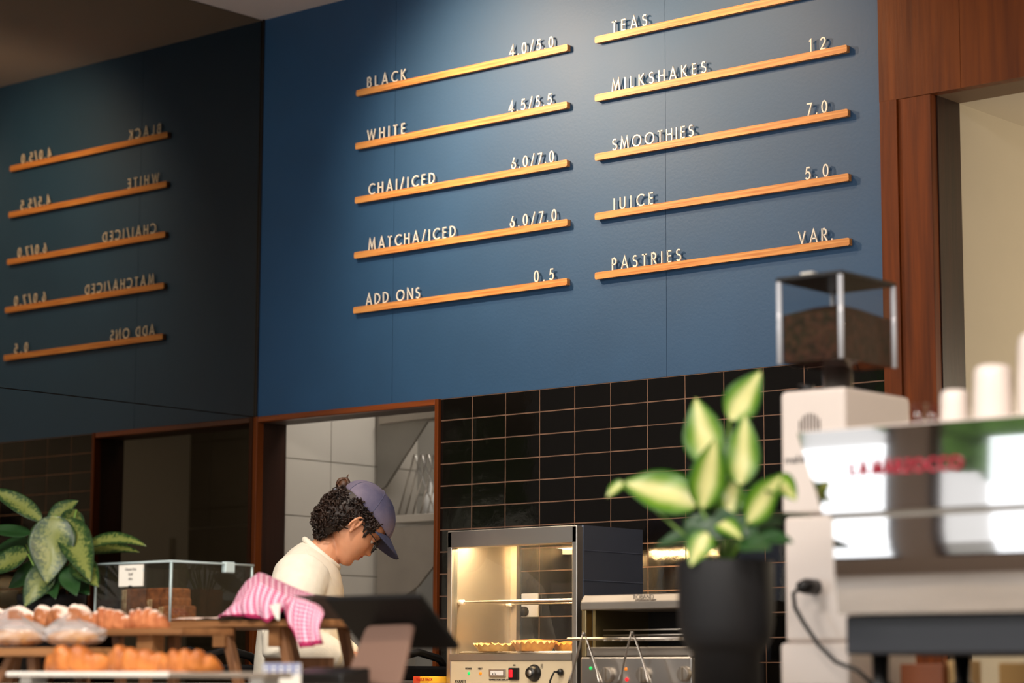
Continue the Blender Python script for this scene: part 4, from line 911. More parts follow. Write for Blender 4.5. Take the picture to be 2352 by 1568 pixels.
for (b, o1, tp, o2, wpx, fc, m_, sag, cu) in (
    ((128, 1182), -.06, (108, 1342), -.10, 108, (.9, -1, .15), lm2, .05, .06), ((96, 1196), .0, (-30, 1122), -.05, 46, (.4, -1, .8), lm2, .12, 0),
    ((108, 1196), .02, (180, 1150), .05, 46, (.6, -1, .3), lm2, .06, 0), ((148, 1190), -.02, (208, 1336), -.07, 76, (.9, -1, .3), lm2, .08, 0),
    ((176, 1262), .03, (336, 1254), .03, 40, (.3, -.9, .8), lm2, .18, 0), ((182, 1268), .05, (320, 1268), .08, 36, (.3, -.9, .7), lm2, .12, 0),
    ((70, 1226), .02, (-40, 1214), -.02, 40, (.4, -.9, .9), lm3, .05, 0), ((64, 1272), -.02, (-34, 1318), -.06, 64, (.7, -1, .6), lm2, .12, 0),
    ((116, 1296), -.08, (56, 1394), -.13, 68, (.8, -1, .3), lm2, .1, 0), ((168, 1286), -.03, (226, 1348), -.06, 58, (.7, -1, .6), lm2, .1, 0),
    ((84, 1300), .0, (20, 1350), .0, 54, (.7, -1, .5), lm3, .08, 0), ((150, 1300), -.05, (176, 1368), -.08, 50, (.8, -1, .3), lm3, .06, 0), ((176, 1170), .04, (150, 1240), .04, 60, (.8, -1, .1), lm2, 0, 0), ((140, 1310), .0, (205, 1366), -.04, 60, (.6, -1, .5), lm3, .1, 0), ((60, 1250), .05, (-20, 1268), .06, 54, (.5, -1, .8), lm3, .1, 0), ((104, 1300), -.04, (128, 1376), -.09, 44, (.8, -1, .3), lm3, .06, 0)):
    leaf(t, R0, P(*b, LY+o1), P(*tp, LY+o2), wpx*sc2, V(fc), m_, sag, .2, cu)

# ------------------------------------------------------------------ wooden stands, tray and pastries
M['stand'] = wood('pale_stand_wood', (158, 110, 68), (126, 84, 48), 'X', .6, 7)
M['stand_z'] = wood('stand_leg_wood', (140, 98, 66), (108, 72, 46), 'Z', .6, 7)
def stand(a, b, Y, dep, th_, label, legs, blocks):
    A_, B_ = P(*a, Y), P(*b, Y); z = (A_.z+B_.z)/2
    t = thing('wooden_stand', label, 'stand', ((A_.x+B_.x)/2, Y+dep/2, CT), 'wooden pastry stands on the counter')
    MB().box(A_.x, B_.x, Y, Y+dep, z-th_, z).build('board', M['stand'], t, bevel=.003)
    for (px_, w_) in blocks: x = P(px_, a[1], Y+.02).x; MB().box(x-w_/2, x+w_/2, Y+.02, Y+.06, z-th_-.05, z-th_).build('block', M['stand'], t, bevel=.002)
    for px0, px1 in legs:
        x0_, x1_ = P(px0, a[1], Y+.03).x, P(px1, a[1], Y+.03).x
        for yy, nm in ((Y+.03, 'leg'), (Y+dep-.05, 'leg')):
            mb = MB(); mb.prism([(x0_-.014, yy, z-th_), (x0_+.014, yy, z-th_), (x1_+.014, yy, CT), (x1_-.014, yy, CT)], [(x0_-.014, yy+.02, z-th_), (x0_+.014, yy+.02, z-th_), (x1_+.014, yy+.02, CT), (x1_-.014, yy+.02, CT)]); mb.build(nm, M['stand_z'], t, bevel=.002)
    return t, z
sB, zB = stand((365, 1421), (722, 1428), -1.95, .30, .017, 'tall wooden trestle stand carrying the cake case and pink cloth', ((512, 545), (640, 668)), ((502, .045), (628, .04)))
b_ = P(560, 1520, -1.90), P(690, 1520, -1.90)
MB().box(b_[0].x-.03, b_[1].x, -1.80, -1.78, b_[0].z-.014, b_[0].z+.012).build('stretcher', M['stand_z'], sB, bevel=.002)
sA, zA = stand((196, 1440), (416, 1446), -2.28, .17, .016, 'wooden stand with one centre block under the long almond pastries', ((330, 330),), ((332, .058),))
sC, zC = stand((-60, 1489), (150, 1486), -2.52, .22, .020, 'low wooden stand at the left edge under the bagged pastries', ((20, -6), (70, 76)), ())
sD, zD = stand((-90, 1432), (196, 1440), -2.22, .20, .014, 'wooden stand behind the bags holding the sugared pastries', ((-40, -60), (180, 190)), ())
TY = -2.62
a, b = P(12, 1540, TY), P(610, 1548, TY)
t = thing('serving_tray', 'white stone tray holding the orange croissants', 'tray', ((a.x+b.x)/2, TY+.1, CT))
zT = 1.065; xw = P(385, 1545, TY).x
MB().box(a.x, xw, TY, TY+.22, zT-.012, zT).build('white_slab', mat('white_marble', (232, 226, 218), .35, var=.05), t, bevel=.004)
MB().box(xw+.0005, b.x, TY+.0, TY+.08, zT-.013, zT-.001).build('grey_slab', mat('grey_board', (128, 116, 104), .6), t, bevel=.004)
for xx in (a.x+.05, b.x-.05): MB().box(xx-.02, xx+.02, TY+.02, TY+.07, CT, zT-.012).build('foot', M['white_plastic'], t, bevel=.002)
def pastry_mat(name, c, c2, sugar=None, sc_=26):
    m = mat(name, c, .4, c2=c2, vscale=sc_, bump=.35, bscale=70); 
    if sugar:
        n, L = m.node_tree.nodes, m.node_tree.links; b = n['Principled BSDF']; pv = b.inputs['Base Color'].links[0].from_socket
        g = n.new('ShaderNodeNewGeometry'); sp = n.new('ShaderNodeSeparateXYZ'); L.new(g.outputs['Normal'], sp.inputs[0]); tc = n.new('ShaderNodeTexCoord')
        nz = n.new('ShaderNodeTexNoise'); nz.inputs['Scale'].default_value = 55; L.new(tc.outputs['Object'], nz.inputs['Vector'])
        ad = n.new('ShaderNodeMath'); ad.operation = 'ADD'; L.new(sp.outputs[2], ad.inputs[0]); L.new(nz.outputs[0], ad.inputs[1])
        mr = n.new('ShaderNodeMapRange'); mr.inputs[1].default_value = sugar; mr.inputs[2].default_value = sugar+.45; L.new(ad.outputs[0], mr.inputs[0])
        mx_ = n.new('ShaderNodeMix'); mx_.data_type = 'RGBA'; L.new(mr.outputs[0], mx_.inputs[0]); L.new(pv, mx_.inputs[6]); mx_.inputs[7].default_value = (*lin((238, 220, 208)), 1); L.new(mx_.outputs[2], b.inputs['Base Color']); b.inputs['Roughness'].default_value = .7
    return m
m_cr = pastry_mat('baked_croissant', (208, 126, 56), (150, 78, 26)); m_al = pastry_mat('almond_pastry', (206, 132, 84), (160, 84, 44), .95); m_su = pastry_mat('sugared_pastry', (196, 126, 78), (148, 84, 44), .62); m_bg = pastry_mat('pale_bun', (222, 174, 120), (196, 140, 86))
def croissant(px0, px1, ptop, Y, zbase, label, m_, grp, bend=.35, segs=7, seed=1, name='croissant', cat='croissant', yaw=0, lump=0):
    A_, B_ = P(px0, ptop, Y), P(px1, ptop, Y); c = (A_+B_)/2; L_ = (B_-A_).length; H = P((px0+px1)/2, ptop, Y).z-zbase; c = V((c.x, Y, zbase))
    mb = MB(); rr = random.Random(seed); jit = [rr.uniform(.9, 1.1) for _ in range(segs+2)]
    def fn(u, v):
        x = (v-.5)*2; k = max(0, 1-abs(x)**2.3); sg = (v*segs) % 1; st = .70+.30*abs(math.sin(PI*sg))**.6
        r = (H*.5)*(k**.55)*st*jit[int(v*segs)]+.0008; a = 2*PI*u
        px_ = x*L_/2*.98; py_ = bend*L_*.5*(x*x)
        y = py_ + r*1.12*math.cos(a+.5*math.sin(a)); z = r*math.sin(a)+max(r*.94, .004)
        ca, sa = math.cos(yaw), math.sin(yaw)
        q = V((px_*ca-y*sa, px_*sa+y*ca, z)); return c+q+V((px_*.1, y, z-.01)).normalized()*((.0022*noise.noise(q*70+V((seed, 0, 0)))+(lump*noise.noise(q*26+V((seed*3, 0, 0))) if lump else 0))*k)
    mb.grid(fn, 20, segs*8, True); 
    return tag(mb.build(name, m_, smooth=True), label, cat, grp)
croissant(102, 238, 1483, TY+.075, zT, 'browned croissant at the left end of the white tray', m_cr, 'croissants on the tray', .35, 4, 1, yaw=.25)
croissant(244, 376, 1481, TY+.085, zT, 'tallest browned croissant in the middle of the tray', m_cr, 'croissants on the tray', .35, 5, 2, yaw=.2)
croissant(376, 486, 1488, TY+.075, zT, 'paler croissant tapering at the right end of the tray', m_cr, 'croissants on the tray', .25, 5, 3, yaw=.45)
croissant(206, 300, 1393, -2.22, zA, 'left almond pastry on the centre block stand', m_al, 'almond pastries on the stand', .15, 6, 4, 'almond_pastry', 'pastry', .15, .008)
croissant(296, 374, 1398, -2.215, zA, 'right almond pastry on the centre block stand', m_al, 'almond pastries on the stand', .15, 6, 5, 'almond_pastry', 'pastry', .35, .008)
croissant(-46, 82, 1392, -2.14, zD, 'sugared pastry cut by the left edge of the picture', m_su, 'sugared pastries on the stand', .1, 2, 6, 'sugared_pastry', 'pastry', .2, .014)
croissant(84, 138, 1389, -2.13, zD, 'small sugared pastry between two larger sugared pastries', m_su, 'sugared pastries on the stand', .1, 1, 7, 'sugared_pastry', 'pastry', .2, .012)
croissant(118, 204, 1384, -2.14, zD, 'tall snowy sugared pastry next to the almond pastries', m_su, 'sugared pastries on the stand', .1, 2, 8, 'sugared_pastry', 'pastry', .35, .014)
film = glass('clear_film', (.95, .93, .92), 2.0, .15)
_n, _l = film.node_tree.nodes, film.node_tree.links; _o = _n['Material Output']; _s = _o.inputs[0].links[0].from_socket
_d = _n.new('ShaderNodeBsdfDiffuse'); _d.inputs[0].default_value = (.85, .84, .86, 1); _m = _n.new('ShaderNodeMixShader'); _m.inputs[0].default_value = .26; _l.new(_s, _m.inputs[1]); _l.new(_d.outputs[0], _m.inputs[2]); _l.new(_m.outputs[0], _o.inputs[0])
def bagged(px0, px1, ptop, Y, label, seed, peak):
    A_, B_ = P(px0, ptop, Y), P(px1, ptop, Y); L_ = (B_-A_).length; cx = (A_.x+B_.x)/2; H = P((px0+px1)/2, ptop, Y).z-zC
    t = thing('bagged_pastry', label, 'pastry', (cx, Y, zC), 'bagged pastries on the low stand')
    mb = MB(); mb.grid(lambda u, v: V((cx+L_*.42*math.cos(2*PI*u)*math.sin(PI*v)**.8, Y+L_*.26*math.sin(2*PI*u)*math.sin(PI*v)**.8, zC+.004+H*.62*(1-math.cos(PI*v))/2+.003*noise.noise(V((u*9, v*9, seed))))), 24, 12, True); mb.build('bun', m_bg, t, smooth=True)
    def bag(u, v):
        a = 2*PI*u; k = math.sin(PI*min(.97, .06+v*.92))**.6; cr = 1+.24*noise.noise(V((math.cos(a)*3.2, math.sin(a)*3.2, v*5+seed)))+.06*math.sin(a*7+v*5)
        z = zC+.002+H*v*1.0; z += (peak*max(0, math.cos(a-2.6))**2*v)
        return V((cx+L_*.5*math.cos(a)*k*cr, Y+L_*.32*math.sin(a)*k*cr, z))
    mb = MB(); mb.grid(bag, 40, 16, True); mb.build('clear_bag', film, t, smooth=True)
bagged(-24, 96, 1424, -2.42, 'bun in a clear crumpled bag at the left end of the low stand', 3, .035)
bagged(112, 226, 1426, -2.40, 'bun in a clear crumpled bag at the right end of the low stand', 9, .02)

# ------------------------------------------------------------------ cake case on the tall stand
KYF = -1.86
A_, B_ = P(218, 1298, KYF), P(394, 1290, KYF); x0, x1 = A_.x, B_.x; zt_ = B_.z; zb_ = zB+.0015
dep = .30; KD = KYF+dep
t = thing('cake_case', 'clear acrylic cake case with a paper sign and slices of loaf inside', 'display case', ((x0+x1)/2, KYF+dep/2, zB))
# the case reaches beyond the trestle and is carried by a second board
MB().box(x0, x1, KYF, KYF+.004, zb_+.0, zt_).build('front_pane', M['acrylic'], t)
MB().box(x1-.004, x1, KYF+.004, KD, zb_, zt_).build('side_pane', M['acrylic'], t)
MB().box(x0, x0+.004, KYF+.004, KD, zb_, zt_).build('side_pane', M['acrylic'], t)
MB().box(x0, x1, KYF, KD, zt_, zt_+.004).build('lid', M['acrylic'], t)
MB().box(x0, x1, KD-.004, KD, zb_, zt_).build('back_pane', M['acrylic'], t)
MB().box(x0, x1, KYF, KD, zb_-.0012, zb_+.002).build('base', mat('case_base', (150, 120, 96), .5), t)
for xx, yy in ((x1-.003, KYF+.002), (x0+.003, KYF+.002), (x1-.003, KD-.004)): MB().tube([(xx, yy, zb_), (xx, yy, zt_+.003)], .0032, 8).build('glued_edge', M['edge'], t, smooth=True)
for pa, pb in (((x0, KYF, zt_+.002), (x1, KYF, zt_+.002)), ((x1, KYF, zt_+.002), (x1, KD, zt_+.002))): MB().tube([pa, pb], .0026, 8).build('top_edge', M['edge'], t, smooth=True)
p = P(498, 1306, KYF+.2); MB().box(x1-.012, x1+.006, KYF+.19, KYF+.225, zt_-.022, zt_+.008).build('hinge', M['edge'], t, bevel=.003)
p, q = P(274, 1298, KYF-.003), P(328, 1345, KYF-.003)
MB().box(p.x, q.x, KYF-.004, KYF-.001, q.z, p.z).build('paper_sign', M['paper'], t)
w_ = (q.x-p.x); cx = (p.x+q.x)/2
for i, (s_, k) in enumerate((('Gluten free', .010), ('loaf', .012), ('slice', .010))): text_mesh(s_, k, wallM(V((cx, KYF-.0042, p.z-.012-.013*i))), .0004).build('lettering', ink, t)
MB().box(cx-.006, cx+.006, KYF-.006, KYF-.001, q.z-.006, q.z+.002).build('sign_clip', M['black'], t)
mb = MB(); mb.tube([(cx+.05*math.cos(a), KYF-.002, p.z-.015+.014*math.sin(a)) for a in [2*PI*i/30 for i in range(30)]], .0016, 6, closed=True); mb.build('printed_ring', M['edge'], t, smooth=True)
loafm = mat('carrot_loaf', (150, 86, 40), .8, c2=(104, 56, 24), vscale=60, bump=.3); crumbm = mat('pale_crumb', (206, 176, 132), .85, c2=(140, 92, 52), vscale=80, bump=.3)
def loaf(pa, pb, Y, d_, label):
    A, B = P(*pa, Y), P(*pb, Y); z0 = zb_+.0035
    o = thing('loaf_slice', label, 'cake', ((A.x+B.x)/2, Y+d_/2, z0), 'loaf slices in the cake case')
    MB().box(A.x, B.x, Y, Y+d_, z0, A.z).build('crumb', loafm, o, bevel=.006); MB().box(A.x-.002, A.x+.018, Y-.0015, Y+.012, z0+.002, A.z-.003).build('cut_face', crumbm, o, bevel=.001)
dz = lambda px: 0
loaf((282, 1352), (384, 1352), KYF+.19, .09, 'tallest brown loaf slice at the back of the cake case')
loaf((340, 1374), (410, 1374), KYF+.13, .05, 'middle brown loaf slice in the cake case')
loaf((366, 1391), (424, 1391), KYF+.075, .045, 'lowest loaf slice at the front of the cake case')
pa_, pb_ = P(392, 1418, -1.94), P(516, 1412, -1.94)
mb = MB(); mb.grid(lambda u, v: V((pa_.x+(pb_.x-pa_.x)*u, -1.944+.07*v, zB+.003+.004*(1+noise.noise(V((u*5, v*3, 2))))+.004*v)), 20, 8)
tag(mb.build('paper_sheet', mat('pale_pink_paper', (232, 206, 192), .8), smooth=True, solid=.001), 'crumpled pale paper lying between the cake case and the pink cloth', 'paper')
# cloth covered basket at the right end of the stand
p, q = P(556, 1424, -1.92), P(706, 1424, -1.92)
t = thing('basket', 'dark basket under the pink gingham cloth', 'basket', ((p.x+q.x)/2, -1.8, zB+.0005))
zk = P(600, 1335, -1.8).z
mb = MB(); mb.prism([(p.x, -1.92, zB+.001), (q.x, -1.92, zB+.001), (q.x, -1.70, zB+.001), (p.x, -1.70, zB+.001)], [(p.x+.02, -1.90, zk-.03), (q.x-.0, -1.90, P(690, 1372, -1.9).z), (q.x, -1.72, P(690, 1372, -1.9).z), (p.x+.02, -1.72, zk-.03)]); mb.build('basket_body', mat('dark_wicker', (40, 26, 18), .8, bump=.4, bscale=120), t)
gmat = bpy.data.materials.new('pink_gingham'); gmat.use_nodes = True; n = gmat.node_tree.nodes; L = gmat.node_tree.links; b = n['Principled BSDF']; b.inputs['Roughness'].default_value = .9
uv = n.new('ShaderNodeUVMap'); sp = n.new('ShaderNodeSeparateXYZ'); L.new(uv.outputs[0], sp.inputs[0]); fs_ = []
for i, k in ((0, 27), (1, 24)):
    a_ = n.new('ShaderNodeMath'); a_.operation = 'MULTIPLY'; a_.inputs[1].default_value = k; L.new(sp.outputs[i], a_.inputs[0])
    f_ = n.new('ShaderNodeMath'); f_.operation = 'FRACT'; L.new(a_.outputs[0], f_.inputs[0]); g_ = n.new('ShaderNodeMath'); g_.operation = 'GREATER_THAN'; g_.inputs[1].default_value = .5; L.new(f_.outputs[0], g_.inputs[0]); fs_.append(g_.outputs[0])
ad = n.new('ShaderNodeMath'); ad.operation = 'ADD'; L.new(fs_[0], ad.inputs[0]); L.new(fs_[1], ad.inputs[1]); hv = n.new('ShaderNodeMath'); hv.operation = 'MULTIPLY'; hv.inputs[1].default_value = .5; L.new(ad.outputs[0], hv.inputs[0])
cr = n.new('ShaderNodeValToRGB'); L.new(hv.outputs[0], cr.inputs[0]); cr.color_ramp.interpolation = 'CONSTANT'
e = cr.color_ramp.elements; e[0].color = (*lin((238, 216, 228)), 1); e[1].position = .74; e[1].color = (*lin((178, 44, 92)), 1); k = e.new(.3); k.color = (*lin((210, 140, 174)), 1)
hm = n.new('ShaderNodeMath'); hm.operation = 'GREATER_THAN'; hm.inputs[1].default_value = .95; L.new(sp.outputs[1], hm.inputs[0])
hx = n.new('ShaderNodeMix'); hx.data_type = 'RGBA'; hx.inputs[7].default_value = (*lin((160, 30, 84)), 1); L.new(hm.outputs[0], hx.inputs[0]); L.new(cr.outputs[0], hx.inputs[6]); L.new(hx.outputs[2], b.inputs['Base Color'])
TOP = [(512, 1409), (534, 1388), (548, 1360), (566, 1335), (594, 1315), (626, 1330), (664, 1348), (684, 1356), (702, 1363), (722, 1374), (736, 1388), (744, 1402)]
HNG = [1412, 1413, 1414, 1415, 1420, 1430, 1386, 1488, 1486, 1483, 1479, 1475]
def lerpt(tb, u):
    x = u*(len(tb)-1); i = min(int(x), len(tb)-2); f = x-i
    if isinstance(tb[0], tuple): return tuple(tb[i][k]*(1-f)+tb[i+1][k]*f for k in (0, 1))
    return tb[i]*(1-f)+tb[i+1]*f
def cloth(u, v):
    x, y = lerpt(TOP, u); hb_ = lerpt(HNG, u); yf = -1.958; 
    if v < .30:
        f = v/.30; Yc = -1.66; p = P(x, y, -1.80); z = zB+.004+(p.z-zB-.004)*math.sin(f*PI/2)**.7 if .08 < u < .8 else p.z; return V((p.x, Yc-(.14)*f, max(z, zB+.004 if u < .8 else 0)))
    if v < .55: f = (v-.30)/.25; p = P(x, y, -1.80).lerp(P(x, y+10+14*math.sin(PI*u), yf+.03), f); return p+V((0, 0, .004*math.sin(f*PI)))
    f = (v-.55)/.45; a = P(x, y+10+14*math.sin(PI*u), yf+.03); b = P(x-6*(u < .6)+0, max(hb_, y+11), yf-.006 + (.0 if u < .62 else .0)); p = a.lerp(b, f)
    return p+V((0, -.012*math.sin(PI*f)-.008*f*math.sin(u*46), .0))
mb = MB(); mb.grid(cloth, 88, 40)
tag(mb.build('gingham_cloth', gmat, smooth=True, solid=.002), 'pink and white gingham cloth draped over the basket on the tall stand', 'cloth')
p, q = P(618, 1384, -1.985), P(642, 1424, -1.985)
mb = MB(); mb.prism([P(619, 1390, -1.986), P(643, 1384, -1.986), P(641, 1424, -1.986), P(634, 1421, -1.986)], [v_+V((0, .001, 0)) for v_ in (P(619, 1390, -1.986), P(643, 1384, -1.986), P(641, 1424, -1.986), P(634, 1421, -1.986))])
tag(mb.build('paper_tag', M['paper']), 'white paper tag tucked under the edge of the pink cloth', 'tag')
# price card, reader and tablet
CY = -2.50
p, q = P(604, 1523, CY), P(690, 1575, CY)
t = thing('price_card', 'white card with blue bands in front of the trestle stand', 'card', ((p.x+q.x)/2, CY, CT))
MB().box(p.x, q.x, CY, CY+.0015, CT, p.z).build('card', M['paper'], t)
bl = mat('blue_grey_ink', (120, 130, 170), .7)
MB().box(p.x+.001, q.x-.001, CY-.0008, CY, p.z-.023, p.z-.001).build('printed_band', bl, t)
mb = MB()
for j in range(2):
    for i in range(5): x_ = p.x+.010+i*(q.x-p.x-.020)/4; mb.box(x_-.005, x_+.005, CY-.0014, CY-.0008, p.z-.013-.009*j, p.z-.007-.009*j)
mb.build('printed_dots', M['paper'], t, bevel=.0005)
p, q = P(664, 1540, CY+.08), P(800, 1540, CY+.08)
t = thing('card_reader', 'low black card reader left of the tablet stand', 'card reader', ((p.x+q.x)/2, CY+.18, CT))
mb = MB(); mb.extx([(CY+.06, CT), (CY+.06, p.z-.006), (CY+.15, p.z+.008), (CY+.15, CT)], p.x, q.x); mb.build('shell', M['black'], t, bevel=.006)
TAY = -2.28
tl, tr_ = P(744, 1377, TAY), P(962, 1371, TAY); br = P(1053, 1492, TAY+.135); blp = br - (tr_-tl)
t = thing('tablet_stand', 'black point of sale tablet on a taupe metal stand, seen from behind', 'tablet', ((tl.x+tr_.x)/2+.03, TAY+.06, CT))
nrm = (tr_-tl).cross(blp-tl).normalized(); nrm = nrm if nrm.y < 0 else -nrm
q = [tl, tr_, br, blp]; mb = MB(); mb.prism(q, [v_-nrm*.014 for v_ in q]); tb = mb.build('tablet', mat('black_case', (9, 9, 10), .55, spec=.25), t, bevel=.006)
q2 = [tl.lerp(br, .05)+V((0, 0, 0)), tr_.lerp(blp, .05), br.lerp(tl, .05), blp.lerp(tr_, .05)]; mb = MB(); mb.prism([v_-nrm*.0141 for v_ in q2], [v_-nrm*.0148 for v_ in q2]); mb.build('screen', mat('dark_screen', (10, 12, 16), .08), tb)
taupe = mat('taupe_metal', (112, 86, 74), .55, .2)
SYA = TAY+.02
q = [P(838, 1447, TAY+.055), P(845, 1438, TAY+.055), P(938, 1434, TAY+.055), P(947, 1443, TAY+.055), P(917, 1575, TAY-.05), P(786, 1575, TAY-.05)]
for i in (4, 5): q[i].z = CT+.004
mb = MB(); mb.prism(q, [v_+V((0, .012, .003)) for v_ in q]); mb.build('stand_plate', taupe, t, bevel=.004)
MB().box(q[5].x, q[4].x, TAY-.05, TAY+.11, CT, CT+.005).build('stand_base', taupe, t, bevel=.002)

# ------------------------------------------------------------------ coffee grinder
GRY = -1.62
A_, B_ = P(1790, 905, GRY), P(1940, 880, GRY); C_ = P(2088, 918, GRY+.26)
x0, x1 = A_.x, B_.x; y0 = GRY
d_ = .26
for dd in range(10, 60):                # depth whose far corner lands on the seen edge
    q = P(2088, 918, GRY+dd*.01)
    if q.x <= x1: break
d_ = min(.42, dd*.01); y1 = y0+d_; zt_ = (A_.z+B_.z)/2
t = thing('coffee_grinder', 'tall white coffee grinder with a clear hopper of beans behind the espresso machine', 'coffee grinder', ((x0+x1)/2, (y0+y1)/2, CT))
zl = P(1800, 1185, GRY).z; zs_ = P(1800, 1360, GRY).z
MB().box(x0, x1, y0, y1, zl, zt_).build('motor_housing', M['white_enamel'], t, bevel=.012)
MB().box(x0+.002, x1-.002, y0+.006, y1-.03, CT+.10, zl).build('column', M['white_enamel'], t, bevel=.012)
MB().box(x0-.004, x1+.004, y0-.005, y1, CT, CT+.10).build('base', M['white_enamel'], t, bevel=.010)
p = P(1860, 980, GRY)
for i in range(7):
    dx = (i-3)*.0088; h = math.sqrt(max(.0001, .031**2-dx*dx)); MB().box(p.x+dx-.0019, p.x+dx+.0019, y0-.0012, y0+.001, p.z-h, p.z+h).build('vent_slot', mat('dark_vent', (70, 58, 50), .7), t)
text_mesh('mahlkönig', .026, wallM(P(1848, 1054, GRY-.0005)), .0008).build('lettering', M['black'], t)
hx0, hx1 = P(1789, 650, GRY+.02).x, P(1930, 640, GRY+.02).x; cx = (x0+x1)/2
hw = (hx1-hx0)/2; hy0 = GRY+.02; hy1 = hy0+min(.26, d_*.8); cyh = (hy0+hy1)/2; hcx = (hx0+hx1)/2
zh1 = P(1900, 634, GRY+.02).z; zh0 = P(1900, 825, GRY+.02).z; zn = P(1900, 852, cyh).z
def rect(x0_, x1_, y0_, y1_, z): return [V((x0_, y0_, z)), V((x1_, y0_, z)), V((x1_, y1_, z)), V((x0_, y1_, z))]
hp = MB(); th_ = .003
for s_ in (0, 1):
    k = th_*s_; hp.loft([rect(hx0+k, hx1-k, hy0+k, hy1-k, zh1), rect(hx0+k, hx1-k, hy0+k, hy1-k, zh0), rect(hcx-.035+k, hcx+.035-k, cyh-.035+k, cyh+.035-k, zn)][::-1])
hp = MB()
hp.add([*rect(hx0, hx1, hy0, hy1, zh1), *rect(hx0, hx1, hy0, hy1, zh0), *rect(hcx-.035, hcx+.035, cyh-.035, cyh+.035, zn)], [(i+4*j, (i+1) % 4+4*j, (i+1) % 4+4*j+4, i+4*j+4) for j in (0, 1) for i in range(4)])
h = hp.build('hopper', glass('smoky_acrylic', (.88, .89, .90), 1.5), t)
for xx, yy in ((hx0, hy0), (hx1, hy0), (hx1, hy1), (hx0, hy1)): MB().tube([(xx, yy, zh0), (xx, yy, zh1)], .0065, 10).build('hopper_edge', mat('clear_plastic_edge', (196, 200, 208), .1, spec=.8), h, smooth=True)
MB().box(hx0-.006, hx1+.006, hy0-.006, hy1+.006, zh1, zh1+.010).build('hopper_lid', M['black'], t, bevel=.003)
p = P(1851, 630, GRY+.02); MB().box(p.x-.016, p.x+.016, hy0+.0, hy0+.03, zh1+.010, zh1+.016).build('lid_tab', M['paper'], t, bevel=.002)
beans = mat('coffee_beans', (74, 40, 30), .7, spec=.2, c2=(30, 14, 10), vscale=55, bump=.6, bscale=70)
zbn = P(1900, 700, GRY+.02).z; e = .006
mb = MB(); mb.loft([rect(hcx-.03, hcx+.03, cyh-.03, cyh+.03, zn+.002), rect(hx0+e, hx1-e, hy0+e, hy1-e, zh0+.002), rect(hx0+e, hx1-e, hy0+e, hy1-e, zbn-.012), rect(hx0+.05, hx1-.05, hy0+.07, hy1-.07, zbn+.010)])
o = mb.build('beans', beans, t); o['kind'] = 'stuff'
MB().lathe([(.042, zt_), (.042, zt_+.012), (.034, zt_+.014), (.034, zn+.006)], (hcx, cyh, 0), 28).build('hopper_neck', M['steel'], t, smooth=True)
MB().tube([(hcx-.05, cyh-.03, zt_+.018), (hcx-.085, cyh-.03, zt_+.018)], .010, 12).build('shutter_knob', M['black'], t, smooth=True)
p = P(1846, 1346, GRY-.04); x_ = p.x
MB().tube([(x_+.0, y0+.02, p.z), (x_, y0-.03, p.z), (x_-.004, y0-.05, p.z-.002)], [.018, .018, .012], 16).build('plug', M['black'], t, smooth=True)
cb_ = [P(*q, GRY-.05) for q in ((1838, 1350), (1822, 1362), (1826, 1395), (1846, 1430), (1880, 1480), (1920, 1520), (1968, 1538), (2010, 1548))]; cb_[-1].z = CT+.004
MB().tube(cb_, .005, 8).build('power_cord', M['black'], t, smooth=True)

# ------------------------------------------------------------------ espresso machine
EY = -2.08
def prof(px, y_px, Y): return P(px, y_px, Y).z
XR = P(2352, 1100, EY).x+.42
z0 = P(1957, 1412, EY+.06).z; z1 = P(1915, 1190, EY-.02).z; z1b = P(1897, 1187, EY-.02).z+.006; z2 = P(1872, 1000, EY+.03).z
xa0, xa1, xa2 = P(1960, 1404, EY+.06).x, P(1900, 1188, EY-.02).x, P(1872, 1000, EY+.03).x
t = thing('espresso_machine', 'polished chrome espresso machine with red lettering, seen from the back', 'coffee machine', ((xa0+XR)/2, EY+.3, CT))
def panel(rows, nm, m_, par, th_=.004):
    mb = MB(); k = len(rows)
    def fn(u, v):
        x = v*(k-1); i = min(int(x), k-2); f = x-i; a, b = rows[i], rows[i+1]
        xl = a[0]*(1-f)+b[0]*f; return V((xl+(XR-xl)*u, a[1]*(1-f)+b[1]*f, a[2]*(1-f)+b[2]*f))
    mb.grid(fn, 24, (k-1)*2); return mb.build(nm, m_, par, smooth=True)
def arcrows(n, f): return [f(i/(n-1)) for i in range(n)]
H_ = z2-z1b
up_rows = arcrows(12, lambda s: (xa1+(xa2-xa1)*s, EY-.035+.0015*s**2, z1b+H_*s))
lo_rows = arcrows(8, lambda s: (xa0+(P(1918, 1196, EY-.01).x-xa0)*s, EY-.016+.020*(1-s)**2, z0+(z1-z0)*s))
panel(up_rows, 'upper_back_panel', M['chrome'], t); panel(lo_rows, 'lower_back_panel', M['chrome'], t)
mb = MB(); MB().box(xa1+.01, XR, EY-.022, EY+.05, z1-.002, z1b+.002).build('panel_seam', M['steel_dull'], t)
zt_ = up_rows[-1][2]; yt = up_rows[-1][1]
MB().box(xa2, XR, yt, EY+.50, zt_-.002, zt_+.003).build('cup_tray', M['white_enamel'], t, bevel=.004)
mb = MB(); mb.loft([[V((xl+.003, yf, z)), V((XR, yf, z)), V((XR, EY+.46, z)), V((xl+.003, EY+.46, z))] for xl, yf, z in ((xa0, EY+.010, z0), (lo_rows[-1][0], EY-.010, z1), (xa1, EY-.028, z1b), (xa2, yt+.006, zt_-.002))]); mb.build('machine_body', M['steel_dull'], t)
zd0 = P(1960, 1503, EY+.04).z
MB().box(xa0-.0, XR, EY+.03, EY+.48, zd0, z0-.002).build('drip_base', mat('charcoal_enamel', (30, 33, 40), .45), t, bevel=.006)
